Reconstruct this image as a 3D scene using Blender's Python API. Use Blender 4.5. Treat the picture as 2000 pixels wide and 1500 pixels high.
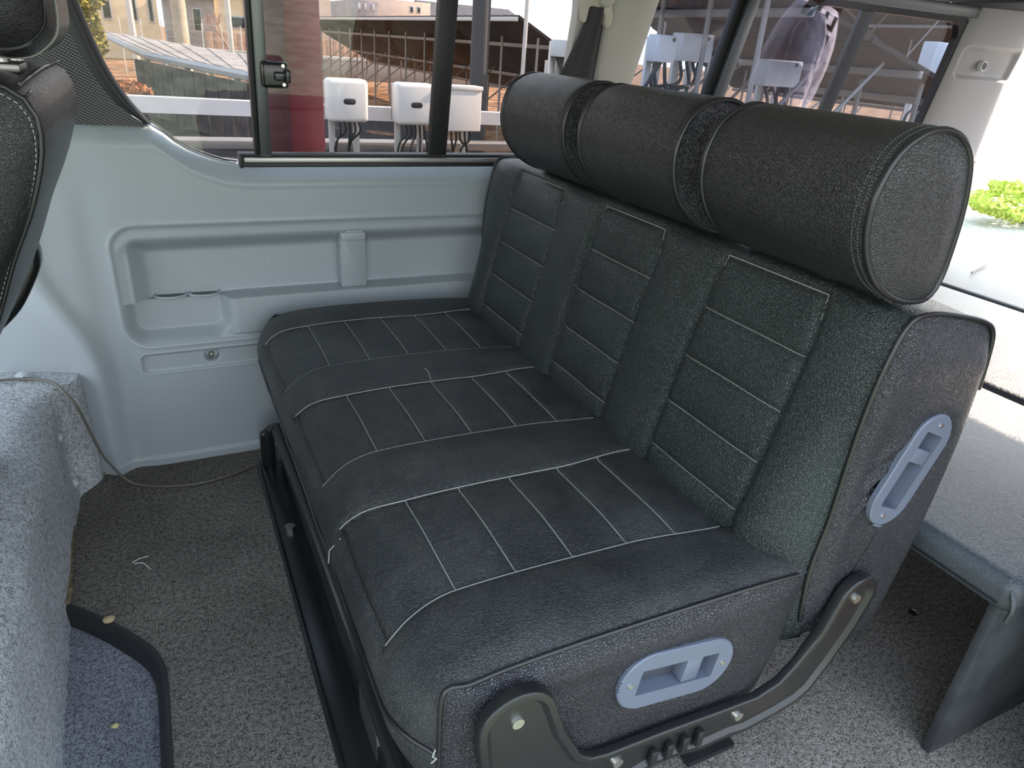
import bpy, bmesh, math, random
import numpy as np
from mathutils import Vector, Matrix

rng = random.Random(7)
nr = np.random.RandomState(11)
SC = bpy.context.scene
COL = SC.collection
for o in list(bpy.data.objects):
    bpy.data.objects.remove(o)

# axes: +X towards the rear of the van, +Y towards the far side wall, Z up, van floor at z = 0, ground at z = -0.62
GZ = -0.62

# ------------------------------------------------------------------ camera
cam = bpy.data.cameras.new('camera')
cam.sensor_width = 36.0
cam.lens = 1358.1 / 2000 * 36
cam.clip_start = 0.02
cam.clip_end = 600
camo = bpy.data.objects.new('camera', cam)
COL.objects.link(camo)
camo.location = (-0.2011, -0.4988, 1.0612)
camo.rotation_euler = (1.119, -0.0685, -0.4473)
SC.camera = camo

# ------------------------------------------------------------------ world, sun, exposure
w = bpy.data.worlds.new('sky')
SC.world = w
w.use_nodes = True
nt = w.node_tree
nt.nodes.clear()
wo = nt.nodes.new('ShaderNodeOutputWorld')
bg = nt.nodes.new('ShaderNodeBackground')
tc = nt.nodes.new('ShaderNodeTexCoord')
sx = nt.nodes.new('ShaderNodeSeparateXYZ')
rp = nt.nodes.new('ShaderNodeValToRGB')
rp.color_ramp.elements[0].position = 0.0
rp.color_ramp.elements[0].color = (1.0, 0.98, 0.95, 1)
rp.color_ramp.elements[1].position = 1.0
rp.color_ramp.elements[1].color = (0.50, 0.68, 0.95, 1)
e = rp.color_ramp.elements.new(0.3)
e.color = (0.80, 0.90, 1.0, 1)
nt.links.new(tc.outputs['Generated'], sx.inputs[0])
nt.links.new(sx.outputs['Z'], rp.inputs[0])
nt.links.new(rp.outputs[0], bg.inputs[0])
bg.inputs[1].default_value = 1.75
nt.links.new(bg.outputs[0], wo.inputs[0])

sun = bpy.data.lights.new('sun', 'SUN')
sun.energy = 9.0
sun.angle = math.radians(0.6)
sun.color = (1.0, 0.82, 0.62)
suno = bpy.data.objects.new('sun', sun)
COL.objects.link(suno)
SUN_EL, SUN_AZ = math.radians(31), math.radians(-3)
sd = Vector((math.cos(SUN_EL) * math.cos(SUN_AZ), math.cos(SUN_EL) * math.sin(SUN_AZ), math.sin(SUN_EL)))
suno.rotation_euler = sd.to_track_quat('Z', 'Y').to_euler()
suno.location = (30, 5, 20)

SC.view_settings.view_transform = 'Standard'
SC.view_settings.look = 'None'
SC.view_settings.gamma = 1.0
SC.view_settings.use_curve_mapping = False
SC.view_settings.exposure = 1.25

# ------------------------------------------------------------------ materials
def mat(name, color, rough=0.5, metal=0.0, spec=0.5, coat=0.0):
    m = bpy.data.materials.new(name)
    m.use_nodes = True
    b = m.node_tree.nodes['Principled BSDF']
    b.inputs['Base Color'].default_value = (*color, 1)
    b.inputs['Roughness'].default_value = rough
    b.inputs['Metallic'].default_value = metal
    b.inputs['Specular IOR Level'].default_value = spec
    b.inputs['Coat Weight'].default_value = coat
    return m

def nodes(m):
    t = m.node_tree
    return t, t.nodes, t.links, t.nodes['Principled BSDF']

def objcoord(m, scale=(1, 1, 1), rot=(0, 0, 0)):
    t, n, l, b = nodes(m)
    g = n.new('ShaderNodeNewGeometry')
    mp = n.new('ShaderNodeMapping')
    mp.inputs['Scale'].default_value = scale
    mp.inputs['Rotation'].default_value = rot
    l.new(g.outputs['Position'], mp.inputs[0])
    return mp.outputs[0]

def noise(m, vec, scale, detail=3, rough=0.55):
    t, n, l, b = nodes(m)
    x = n.new('ShaderNodeTexNoise')
    x.inputs['Scale'].default_value = scale
    x.inputs['Detail'].default_value = detail
    x.inputs['Roughness'].default_value = rough
    l.new(vec, x.inputs['Vector'])
    return x.outputs['Fac']

def ramp(m, fac, stops):
    t, n, l, b = nodes(m)
    r = n.new('ShaderNodeValToRGB')
    el = r.color_ramp.elements
    while len(el) < len(stops):
        el.new(0.5)
    for e, (p, c) in zip(el, stops):
        e.position = p
        e.color = (*c, 1)
    l.new(fac, r.inputs[0])
    return r.outputs[0]

def mix(m, fac, a, b_):
    t, n, l, b = nodes(m)
    x = n.new('ShaderNodeMix')
    x.data_type = 'RGBA'
    for s, v in ((x.inputs[0], fac), (x.inputs[6], a), (x.inputs[7], b_)):
        if isinstance(v, (int, float)):
            s.default_value = v
        elif isinstance(v, tuple):
            s.default_value = (*v, 1)
        else:
            l.new(v, s)
    return x.outputs[2]

def bump(m, h, strength, dist, prev=None):
    t, n, l, b = nodes(m)
    x = n.new('ShaderNodeBump')
    x.inputs['Strength'].default_value = strength
    x.inputs['Distance'].default_value = dist
    l.new(h, x.inputs['Height'])
    if prev is not None:
        l.new(prev, x.inputs['Normal'])
    l.new(x.outputs[0], b.inputs['Normal'])
    return x.outputs[0]

def maths(m, op, a, b_=None):
    t, n, l, b = nodes(m)
    x = n.new('ShaderNodeMath')
    x.operation = op
    for s, v in zip(x.inputs, (a, b_)):
        if v is None:
            continue
        if isinstance(v, (int, float)):
            s.default_value = v
        else:
            l.new(v, s)
    return x.outputs[0]

def leather(name, color, rough=0.42, grain=300, strength=0.5, dist=0.0008, dust=0.0):
    m = mat(name, color, rough, spec=0.5)
    t, n, l, b = nodes(m)
    v = objcoord(m)
    nz = n.new('ShaderNodeTexNoise')
    nz.inputs['Scale'].default_value = grain * 0.5
    nz.inputs['Detail'].default_value = 2
    l.new(v, nz.inputs['Vector'])
    mx = n.new('ShaderNodeVectorMath')
    mx.operation = 'MULTIPLY_ADD'
    mx.inputs[1].default_value = (0.006, 0.006, 0.006)
    l.new(nz.outputs['Color'], mx.inputs[0])
    l.new(v, mx.inputs[2])
    vo = n.new('ShaderNodeTexVoronoi')
    vo.feature = 'DISTANCE_TO_EDGE'
    vo.inputs['Scale'].default_value = grain
    l.new(mx.outputs[0], vo.inputs['Vector'])
    h = ramp(m, vo.outputs['Distance'], [(0.0, (0, 0, 0)), (0.22, (1, 1, 1))])
    b1 = bump(m, h, strength, dist)
    big = noise(m, v, 16, 4)
    bump(m, big, 0.12, 0.006, b1)
    c = mix(m, ramp(m, noise(m, v, 5, 4), [(0.35, (0, 0, 0)), (0.7, (1, 1, 1))]),
            tuple(x * 0.8 for x in color), tuple(x * 1.25 for x in color))
    if dust:
        f = ramp(m, noise(m, v, 9, 6, 0.7), [(0.42, (0, 0, 0)), (0.75, (dust, dust, dust))])
        c = mix(m, f, c, (0.16, 0.155, 0.145))
        rr = ramp(m, noise(m, v, 7, 5, 0.6), [(0.3, (rough, ) * 3), (0.75, (rough + 0.13, ) * 3)])
        l.new(rr, b.inputs['Roughness'])
    l.new(c, b.inputs['Base Color'])
    return m

def plastic(name, color, rough=0.45, grain=700, strength=0.15, scuff=0.0):
    m = mat(name, color, rough)
    t, n, l, b = nodes(m)
    v = objcoord(m)
    bump(m, noise(m, v, grain, 2), strength, 0.0006)
    c = mix(m, noise(m, v, 4, 3), tuple(x * 0.93 for x in color), tuple(x * 1.06 for x in color))
    if scuff:
        f = ramp(m, noise(m, objcoord(m, (60, 60, 14)), 1.0, 6, 0.75), [(0.66, (0, 0, 0)), (0.76, (scuff, ) * 3)])
        c = mix(m, f, c, (0.72, 0.74, 0.74))
    l.new(c, b.inputs['Base Color'])
    return m

def carpet(name, dark, light, scale=420, bias=0.5, sand=0.0, big=0.35):
    m = mat(name, dark, 0.95, spec=0.15)
    t, n, l, b = nodes(m)
    v = objcoord(m)
    f1 = noise(m, v, scale, 3, 0.7)
    f2 = noise(m, v, scale * 0.33, 3, 0.6)
    f = maths(m, 'ADD', maths(m, 'MULTIPLY', f1, 0.7), maths(m, 'MULTIPLY', f2, 0.3))
    c = ramp(m, f, [(bias - 0.10, dark), (bias + 0.10, light)])
    patch = ramp(m, noise(m, v, 5, 4), [(0.3, (1 - big, ) * 3), (0.7, (1 + 0.0, ) * 3)])
    x = n.new('ShaderNodeMix')
    x.data_type = 'RGBA'
    x.blend_type = 'MULTIPLY'
    x.inputs[0].default_value = 1.0
    l.new(c, x.inputs[6])
    l.new(patch, x.inputs[7])
    c = x.outputs[2]
    if sand:
        f3 = ramp(m, noise(m, v, 260, 2, 0.5), [(0.66, (0, 0, 0)), (0.74, (sand, ) * 3)])
        f4 = ramp(m, noise(m, v, 3.5, 3), [(0.38, (0, 0, 0)), (0.6, (1, 1, 1))])
        c = mix(m, maths(m, 'MULTIPLY', f3, f4), c, (0.40, 0.33, 0.24))
    l.new(c, b.inputs['Base Color'])
    bump(m, f, 0.9, 0.004)
    return m

def mottled(name, c1, c2, scale, rough=0.8, bumpd=0.0, lo=0.4, hi=0.6):
    m = mat(name, c1, rough, spec=0.25)
    t, n, l, b = nodes(m)
    v = objcoord(m)
    f = noise(m, v, scale, 6, 0.65)
    l.new(ramp(m, f, [(lo, c1), (hi, c2)]), b.inputs['Base Color'])
    if bumpd:
        bump(m, f, 0.8, bumpd)
    return m

def glass(name, tint, f0=0.045):
    m = bpy.data.materials.new(name)
    m.use_nodes = True
    t = m.node_tree
    t.nodes.clear()
    N = t.nodes.new
    o = N('ShaderNodeOutputMaterial')
    tr = N('ShaderNodeBsdfTransparent')
    tr.inputs[0].default_value = (*tint, 1)
    gl = N('ShaderNodeBsdfGlossy')
    gl.inputs['Roughness'].default_value = 0.0
    gl.inputs['Color'].default_value = (1, 1, 1, 1)
    ge = N('ShaderNodeNewGeometry')
    dt = N('ShaderNodeVectorMath'); dt.operation = 'DOT_PRODUCT'
    t.links.new(ge.outputs['Incoming'], dt.inputs[0]); t.links.new(ge.outputs['Normal'], dt.inputs[1])
    prev = dt.outputs['Value']
    for op, b_ in (('ABSOLUTE', None), ('SUBTRACT', 'inv'), ('POWER', 5.0), ('MULTIPLY', 1 - f0), ('ADD', f0)):
        x = N('ShaderNodeMath'); x.operation = op
        if b_ == 'inv':
            x.inputs[0].default_value = 1.0
            t.links.new(prev, x.inputs[1])
        else:
            t.links.new(prev, x.inputs[0])
            if b_ is not None: x.inputs[1].default_value = b_
        prev = x.outputs[0]
    mx = N('ShaderNodeMixShader')
    t.links.new(prev, mx.inputs[0])
    t.links.new(tr.outputs[0], mx.inputs[1])
    t.links.new(gl.outputs[0], mx.inputs[2])
    t.links.new(mx.outputs[0], o.inputs[0])
    return m

M = {}
M['seat'] = leather('black_leather_seat', (0.022, 0.024, 0.026), 0.37, 300, 0.75, 0.0011, dust=0.22)
M['back'] = leather('black_leather_back', (0.021, 0.027, 0.026), 0.33, 290, 0.75, 0.0011)
M['side'] = leather('black_leather_side', (0.020, 0.020, 0.025), 0.29, 290, 0.8, 0.0011)
M['head'] = leather('black_leather_headrest', (0.020, 0.020, 0.020), 0.35, 280, 0.7, 0.0010)
M['front'] = leather('black_leather_front_seat', (0.016, 0.016, 0.017), 0.27, 480, 0.5, 0.0010)
M['bed'] = leather('black_leather_bed', (0.040, 0.047, 0.054), 0.27, 420, 0.5, 0.0006)
M['pipe'] = mat('black_piping', (0.012, 0.012, 0.013), 0.32)
M['thread'] = mat('grey_thread', (0.30, 0.30, 0.28), 0.7)
M['panel'] = plastic('grey_trim_plastic', (0.36, 0.40, 0.425), 0.42, 420, 0.22, scuff=0.35)
M['panel2'] = plastic('grey_trim_plastic_tray', (0.36, 0.40, 0.425), 0.40, 600, 0.12, scuff=0.6)
M['beige'] = plastic('beige_trim_plastic', (0.56, 0.53, 0.47), 0.5, 600, 0.08)
M['beige2'] = plastic('light_trim_plastic', (0.53, 0.495, 0.47), 0.5, 600, 0.08)
M['taupe'] = plastic('taupe_trim_plastic', (0.25, 0.225, 0.21), 0.45, 600, 0.08)
M['handle'] = plastic('slate_handle_plastic', (0.105, 0.122, 0.165), 0.36, 900, 0.06, scuff=0.12)
M['handled'] = plastic('slate_handle_recess', (0.045, 0.05, 0.062), 0.42, 900, 0.06)
M['black'] = mat('black_rubber', (0.012, 0.012, 0.013), 0.5)
M['blackpaint'] = mat('black_painted_steel', (0.014, 0.015, 0.016), 0.28)
M['blackgloss'] = mat('black_gloss_plastic', (0.012, 0.012, 0.013), 0.22)
M['bracket'] = mat('black_satin_bracket', (0.011, 0.011, 0.012), 0.36)
M['steel'] = mat('worn_steel', (0.55, 0.54, 0.50), 0.35, 1.0)
M['darksteel'] = mat('dull_steel', (0.30, 0.29, 0.27), 0.45, 1.0)
M['alu'] = mat('grey_anodised_frame', (0.16, 0.165, 0.17), 0.35, 0.7)
M['alul'] = mat('light_grey_rail', (0.38, 0.37, 0.35), 0.35, 0.7)
M['web'] = mat('charcoal_webbing', (0.035, 0.034, 0.036), 0.7)
M['cable'] = mat('grey_cable', (0.13, 0.12, 0.10), 0.45)
M['carpet'] = carpet('dark_floor_carpet', (0.026, 0.022, 0.020), (0.33, 0.30, 0.27), 330, 0.49, sand=0.7)
M['carpetl'] = carpet('light_hump_carpet', (0.17, 0.18, 0.19), (0.78, 0.81, 0.84), 360, 0.48, big=0.25)
M['carpets'] = carpet('blue_grey_step_carpet', (0.07, 0.072, 0.09), (0.42, 0.425, 0.49), 360, 0.49)
M['fabric'] = mottled('charcoal_fabric', (0.030, 0.032, 0.035), (0.055, 0.057, 0.06), 500, 0.8)
M['lining'] = mat('headliner', (0.52, 0.50, 0.47), 0.9)
M['header'] = mat('dark_header', (0.03, 0.033, 0.037), 0.6)
M['glassA'] = glass('clear_tinted_glass', (0.62, 0.61, 0.61))
M['glassB'] = glass('dark_tinted_glass', (0.55, 0.58, 0.64), f0=0.085)
M['red'] = mat('van_red_paint', (0.42, 0.016, 0.022), 0.25)

# carbon fibre look: twill weave
m = mat('carbon_weave', (0.03, 0.03, 0.03), 0.3)
t, n, l, b = nodes(m)
def wave(rot, sc):
    x = n.new('ShaderNodeTexWave')
    x.wave_type = 'BANDS'; x.bands_direction = 'Z'
    x.inputs['Scale'].default_value = sc
    l.new(objcoord(m, (1, 0.02, 1), (0, math.radians(rot), 0)), x.inputs['Vector'])
    return x.outputs['Fac']
f = maths(m, 'MULTIPLY', wave(-28, 58), maths(m, 'ADD', maths(m, 'MULTIPLY', wave(48, 62), 0.6), 0.4))
l.new(mix(m, f, (0.010, 0.010, 0.011), (0.20, 0.20, 0.205)), b.inputs['Base Color'])
bump(m, f, 0.5, 0.0008)
M['carbon'] = m
M['black2'] = mat('black_soft_plastic', (0.02, 0.02, 0.022), 0.45)

# ------------------------------------------------------------------ object helpers
BASE = {}

def tag(o, label=None, cat=None, group=None, kind=None):
    if label: o['label'] = label
    if cat: o['category'] = cat
    if group: o['group'] = group
    if kind: o['kind'] = kind
    return o

def empty(name, loc, label=None, cat=None, group=None, kind=None):
    o = bpy.data.objects.new(name, None)
    o.empty_display_size = 0.05
    COL.objects.link(o)
    o.location = loc
    BASE[o.name] = Vector(loc)
    return tag(o, label, cat, group, kind)

def link(name, me, ma, parent=None, origin=None, smooth=True, sharp=None):
    """me holds world coordinates; the object's origin goes to `origin` (default: bottom centre of its box)"""
    if smooth:
        me.polygons.foreach_set('use_smooth', [True] * len(me.polygons))
        if sharp is not None:
            me.set_sharp_from_angle(angle=math.radians(sharp))
    n_ = len(me.vertices)
    co = np.empty(n_ * 3, dtype=np.float32)
    me.vertices.foreach_get('co', co)
    co = co.reshape(-1, 3)
    if origin is None:
        lo, hi = co.min(0), co.max(0)
        origin = ((lo[0] + hi[0]) / 2, (lo[1] + hi[1]) / 2, lo[2])
    co -= np.array(origin, dtype=np.float32)
    me.vertices.foreach_set('co', co.ravel())
    me.update()
    for mm in (ma if isinstance(ma, (list, tuple)) else [ma]):
        me.materials.append(mm)
    o = bpy.data.objects.new(name, me)
    COL.objects.link(o)
    org = Vector(origin)
    BASE[o.name] = org
    if parent is not None:
        o.parent = parent
        o.location = org - BASE[parent.name]
    else:
        o.location = org
    return o

def pyd(name, verts, faces, ma, parent=None, smooth=True, sharp=35, fix=True):
    me = bpy.data.meshes.new(name)
    me.from_pydata([tuple(map(float, v)) for v in verts], [], faces)
    me.validate()
    if fix:
        bm = bmesh.new(); bm.from_mesh(me)
        bmesh.ops.recalc_face_normals(bm, faces=bm.faces)
        bm.to_mesh(me); bm.free()
    return link(name, me, ma, parent, smooth=smooth, sharp=sharp)

def bmo(name, bm, ma, parent=None, smooth=True, sharp=35):
    bmesh.ops.recalc_face_normals(bm, faces=bm.faces)
    me = bpy.data.meshes.new(name)
    bm.to_mesh(me); bm.free()
    return link(name, me, ma, parent, smooth=smooth, sharp=sharp)

def add_box(bm, lo, hi, bev=0.0, seg=2, mtx=None):
    r = bmesh.ops.create_cube(bm, size=1.0)
    vs = r['verts']
    lo, hi = Vector(lo), Vector(hi)
    for v in vs:
        v.co = Vector((lo[i] + (v.co[i] + 0.5) * (hi[i] - lo[i]) for i in range(3)))
    if bev:
        es = list({e for v in vs for e in v.link_edges})
        r = bmesh.ops.bevel(bm, geom=es, offset=bev, segments=seg, affect='EDGES', profile=0.5)
        vs = list({v for f in r['faces'] for v in f.verts} | {v for v in vs if v.is_valid})
    if mtx is not None:
        for v in vs:
            v.co = mtx @ v.co
    return vs

def box(name, lo, hi, ma, parent=None, bev=0.003, seg=2, mtx=None):
    bm = bmesh.new()
    add_box(bm, lo, hi, bev, seg, mtx)
    return bmo(name, bm, ma, parent)

def cr(pts, n=12, closed=False):
    """Catmull-Rom through the points"""
    P = [np.array(p, float) for p in pts]
    out = []
    k = len(P)
    for i in range(k if closed else k - 1):
        p0 = P[(i - 1) % k] if closed or i > 0 else 2 * P[0] - P[1]
        p1, p2 = P[i], P[(i + 1) % k]
        p3 = P[(i + 2) % k] if closed or i + 2 < k else 2 * P[-1] - P[-2]
        for j in range(n):
            t = j / n
            out.append(0.5 * ((2 * p1) + (-p0 + p2) * t + (2 * p0 - 5 * p1 + 4 * p2 - p3) * t * t + (-p0 + 3 * p1 - 3 * p2 + p3) * t ** 3))
    if not closed:
        out.append(P[-1])
    return np.array(out)

def resample(pts, n, closed=False):
    P = np.array(pts, float)
    if closed:
        P = np.vstack([P, P[:1]])
    d = np.r_[0, np.cumsum(np.linalg.norm(np.diff(P, axis=0), axis=1))]
    s = np.linspace(0, d[-1], n + 1 if closed else n)
    if closed:
        s = s[:-1]
    return np.stack([np.interp(s, d, P[:, i]) for i in range(P.shape[1])], 1)

def add_tube(bm, pts, r, n=8, closed=False, cap=True, flat=None):
    P = [Vector(map(float, p)) for p in pts]
    k = len(P)
    rings = []
    up = None
    for i in range(k):
        a = P[i - 1] if (i > 0 or closed) else P[i]
        b_ = P[(i + 1) % k] if (i < k - 1 or closed) else P[i]
        tg = (b_ - a)
        if tg.length < 1e-9: tg = Vector((0, 0, 1))
        tg.normalize()
        if up is None:
            up = tg.orthogonal().normalized()
        up = (up - tg * up.dot(tg))
        if up.length < 1e-6: up = tg.orthogonal()
        up.normalize()
        sd_ = tg.cross(up)
        rr = r[i] if hasattr(r, '__len__') else r
        rings.append([bm.verts.new(P[i] + (up * math.cos(q) + sd_ * math.sin(q)) * rr) for q in (2 * math.pi * j / n for j in range(n))])
    for i in range(k if closed else k - 1):
        A, B = rings[i], rings[(i + 1) % k]
        for j in range(n):
            bm.faces.new((A[j], A[(j + 1) % n], B[(j + 1) % n], B[j]))
    if cap and not closed:
        bm.faces.new(rings[0][::-1]); bm.faces.new(rings[-1])

def tube(name, pts, r, ma, parent=None, n=8, closed=False):
    bm = bmesh.new()
    add_tube(bm, pts, r, n, closed)
    return bmo(name, bm, ma, parent, sharp=60)

def grid_faces(a, b, wrap=False):
    f = []
    for i in range(a - 1):
        for j in range(b if wrap else b - 1):
            k = (j + 1) % b
            f.append((i * b + j, i * b + k, (i + 1) * b + k, (i + 1) * b + j))
    return f

def grid(name, P, ma, parent=None, wrap=False, sharp=None, fix=False):
    a, b_ = P.shape[:2]
    return pyd(name, P.reshape(-1, 3), grid_faces(a, b_, wrap), ma, parent, sharp=sharp, fix=fix)

def add_cyl(bm, c0, c1, r, n=16, r2=None):
    c0, c1 = Vector(c0), Vector(c1)
    ax = (c1 - c0).normalized()
    u = ax.orthogonal().normalized(); v = ax.cross(u)
    A = [bm.verts.new(c0 + (u * math.cos(q) + v * math.sin(q)) * r) for q in (2 * math.pi * i / n for i in range(n))]
    B = [bm.verts.new(c1 + (u * math.cos(q) + v * math.sin(q)) * (r2 or r)) for q in (2 * math.pi * i / n for i in range(n))]
    for i in range(n):
        bm.faces.new((A[i], A[(i + 1) % n], B[(i + 1) % n], B[i]))
    bm.faces.new(A[::-1]); bm.faces.new(B)

def cyl(name, c0, c1, r, ma, parent=None, n=16, r2=None):
    bm = bmesh.new(); add_cyl(bm, c0, c1, r, n, r2)
    return bmo(name, bm, ma, parent)

def prism(name, poly, f0, f1, ma, parent=None, bev=0.0, seg=2, inset=None, rim=0.0):
    """poly: 2-D outline; f0/f1 map a 2-D point to the back and the front face; optional inset pressed panel on the front"""
    bm = bmesh.new()
    A = [bm.verts.new(f0(*p)) for p in poly]
    B = [bm.verts.new(f1(*p)) for p in poly]
    k = len(poly)
    bm.faces.new(A[::-1]); top = bm.faces.new(B)
    for i in range(k):
        bm.faces.new((A[i], A[(i + 1) % k], B[(i + 1) % k], B[i]))
    bmesh.ops.recalc_face_normals(bm, faces=bm.faces)
    if inset:
        bm.faces.ensure_lookup_table()
        for th, dp in inset:
            bmesh.ops.inset_region(bm, faces=[top], thickness=th, depth=dp, use_even_offset=True)
    if bev:
        es = [e for e in bm.edges if len(e.link_faces) == 2 and e.calc_face_angle(0) > 0.8]
        bmesh.ops.bevel(bm, geom=es, offset=bev, segments=seg, affect='EDGES', profile=0.5)
    return bmo(name, bm, ma, parent, sharp=40)

def rrect(x0, x1, z0, z1, r, n=6):
    out = []
    for cx, cz, a0 in ((x1 - r, z1 - r, 0), (x0 + r, z1 - r, 90), (x0 + r, z0 + r, 180), (x1 - r, z0 + r, 270)):
        for i in range(n + 1):
            a = math.radians(a0 + 90 * i / n)
            out.append((cx + r * math.cos(a), cz + r * math.sin(a)))
    return out

def sm(e0, e1, x):
    t = np.clip((x - e0) / (e1 - e0), 0, 1)
    return t * t * (3 - 2 * t)

def sd_rr(x, z, x0, x1, z0, z1, r):
    """signed distance to a rounded rectangle (negative inside)"""
    qx = np.abs(x - (x0 + x1) / 2) - (x1 - x0) / 2 + r
    qz = np.abs(z - (z0 + z1) / 2) - (z1 - z0) / 2 + r
    return np.hypot(np.maximum(qx, 0), np.maximum(qz, 0)) + np.minimum(np.maximum(qx, qz), 0) - r

# ================================================================== SETTING: van shell
WY = 1.30          # inner face of the far side trim
SZ = 0.78          # window sill
def gy(z):         # leaning plane of the side glass
    return 1.292 - 0.15 * (z - SZ)

# floor: thick carpet cut out around the side-door step
def floor_outline():
    return [(-0.433, 1.291), (-0.494, 1.217), (-0.482, 0.802), (-0.399, 0.711), (-0.345, 0.638), (-0.330, 0.611), (-0.318, 0.57),
            (-0.315, 0.528), (-0.314, -0.30), (2.75, -0.30), (2.75, 1.34), (-0.433, 1.34)]
fl = prism('floor', floor_outline(), lambda x, y: (x, y, -0.035), lambda x, y: (x, y, 0.0), M['carpet'], bev=0.004)
tag(fl, 'dark grey-brown carpeted van floor', kind='structure')
st = box('floor_step', (-0.60, -0.32, -0.075), (-0.25, 0.90, -0.034), M['carpets'], bev=0)
st.name = 'floor.001'
tag(st, 'lower blue-grey carpet of the side door step well', kind='structure')
# dark edging strip along the cut-out
edge = [(-0.482, 0.797), (-0.440, 0.755), (-0.399, 0.706), (-0.365, 0.660), (-0.347, 0.634), (-0.333, 0.608), (-0.322, 0.57), (-0.3185, 0.528), (-0.3175, 0.40), (-0.3175, 0.1), (-0.3175, -0.30)]
ed = [np.array(p) for p in edge]
V, F = [], []
for i, p in enumerate(ed):
    d = ed[min(i + 1, len(ed) - 1)] - ed[max(i - 1, 0)]
    d = d / np.linalg.norm(d)
    nrm = np.array([d[1], -d[0]])
    if nrm[0] > 0: nrm = -nrm
    for (o_, z) in ((0.010, -0.033), (0.006, -0.006), (-0.001, 0.0035), (-0.006, 0.0045), (-0.012, 0.002), (-0.013, -0.02)):
        q = p + nrm * o_
        V.append((q[0], q[1], z))
for i in range(len(ed) - 1):
    for j in range(6):
        k = (j + 1) % 6
        F.append((i * 6 + j, i * 6 + k, (i + 1) * 6 + k, (i + 1) * 6 + j))
tr = pyd('trim_1', V, F, M['black2'], sharp=50)
tag(tr, 'black edging strip along the carpet cut-out at the step', kind='structure')
# sandy frayed edge along the carpet by the hump
fr = [(-0.428, 1.286, 0.003), (-0.46, 1.262, 0.005), (-0.487, 1.222, 0.005), (-0.490, 1.10, 0.004), (-0.485, 0.95, 0.004), (-0.478, 0.81, 0.003)]
frp = [p + np.array([nr.uniform(-.003, .003), nr.uniform(-.004, .004), nr.uniform(0, .004)]) for p in resample(fr, 60)]
M['fray'] = mottled('frayed_jute', (0.10, 0.075, 0.045), (0.26, 0.20, 0.12), 220, 0.9)
o = tube('frayed_edge', frp, [0.0045 + 0.0025 * nr.rand() for _ in frp], M['fray'], fl, 6)

# carpeted hump under the front seats
hp = []
ys = np.r_[np.linspace(-0.30, 1.15, 30), np.linspace(1.17, 1.345, 14)]
for y in ys:
    off = -0.482 + 0.012 * float(sm(0.9, 0.3, y)) + 0.052 * float(sm(1.19, 1.275, y))
    prof = [(off + 0.004, -0.07), (off, 0.0), (off - 0.003, 0.08)]
    r = 0.075 - 0.066 * float(sm(1.12, 1.25, y))
    for k in range(10):
        a = math.radians(90 * k / 9)
        prof.append((off - 0.006 - r + r * math.cos(a), 0.285 - r + r * math.sin(a)))
    prof += [(off - 0.25, 0.292), (off - 0.75, 0.296)]
    hp.append([(px + 0.003 * math.sin(y * 23 + pz * 30), y, pz + 0.002 * math.sin(y * 31)) for px, pz in prof])
hu = grid('floor', np.array(hp), M['carpetl'], fix=True, sharp=50)
hu.name = 'floor.002'
tag(hu, 'raised light grey carpeted hump beside the step well', kind='structure')
for (hx, hy, hz) in ((-0.487, 1.16, 0.19), (-0.481, 1.195, 0.045)):
    cyl('snap_button', (hx - 0.004, hy, hz), (hx + 0.010, hy - 0.004, hz), 0.013, M['carpetl'], hu, 16, 0.009)

# ---- far side trim panel: one moulded height field
def ztop(x):
    xs = [-0.9, -0.205, -0.18, -0.161, -0.135, -0.112, -0.085, -0.059, -0.02, 0.03, 3.0]
    zs = [0.855, 0.855, 0.838, 0.820, 0.803, 0.792, 0.782, 0.774, 0.769, 0.768, 0.768]
    return np.interp(x, xs, zs)
def wall_depth(x, z):
    d = np.zeros_like(x)
    # left facet of the pillar falls back, rounded roll between
    fold = -0.425 - 0.10 * sm(0.28, 0.60, z)
    d += 0.075 * np.clip((fold - x) / 0.22, 0, 1.6) * sm(fold + 0.03, fold - 0.03, x)
    d -= 0.021 * np.exp(-((x - (fold + 0.030)) / 0.028) ** 2)
    d += 0.010 * np.exp(-((x - (-0.355)) / 0.035) ** 2) * sm(0.9, 0.6, z)
    # shallow border step
    s1 = sd_rr(x, z, -0.325, 0.80, 0.337, 0.632, 0.055)
    d += 0.007 * sm(0.006, -0.006, s1) - 0.003 * np.exp(-(s1 / 0.007) ** 2)
    # deep pocket: flat shelf at z = .444, other sides sloping
    s2 = sd_rr(x, z, -0.306, 0.78, 0.40, 0.606, 0.038)
    shelf = 0.443 + 0.003 * sm(-0.09, -0.05, x)
    pocket = 0.056 * sm(0.0, -0.052, s2)
    upper = sm(shelf - 0.0012, shelf + 0.0012, z)
    # cup tray front is set back and rounded at its left end
    s3 = sd_rr(x, z, -0.318, -0.084, 0.345, 0.60, 0.045)
    tray = 0.038 * sm(0.004, -0.022, s3)
    ledge = -0.012 * sm(-0.090, -0.066, x) * sm(0.345, 0.352, z)
    d += upper * np.maximum(pocket, tray * 0.2) + (1 - upper) * (tray + ledge)
    # groove with the bolt
    s4 = sd_rr(x, z, -0.302, 0.70, 0.264, 0.314, 0.014)
    d += 0.007 * sm(0.003, -0.004, s4) - 0.002 * np.exp(-(s4 / 0.004) ** 2)
    s5 = np.hypot(x + 0.140, z - 0.294) - 0.0165
    d += 0.022 * sm(0.002, -0.002, s5)
    # lower lip
    d -= 0.006 * sm(0.026, 0.020, z) * sm(-0.41, -0.38, x)
    # top edge rolls out to the window
    zt = ztop(x)
    u = np.clip((z - (zt - 0.055)) / 0.055, 0, 1)
    d += 0.020 * u ** 2.2 - 0.010 * np.exp(-((u - 0.15) / 0.35) ** 2)
    return d
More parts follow.
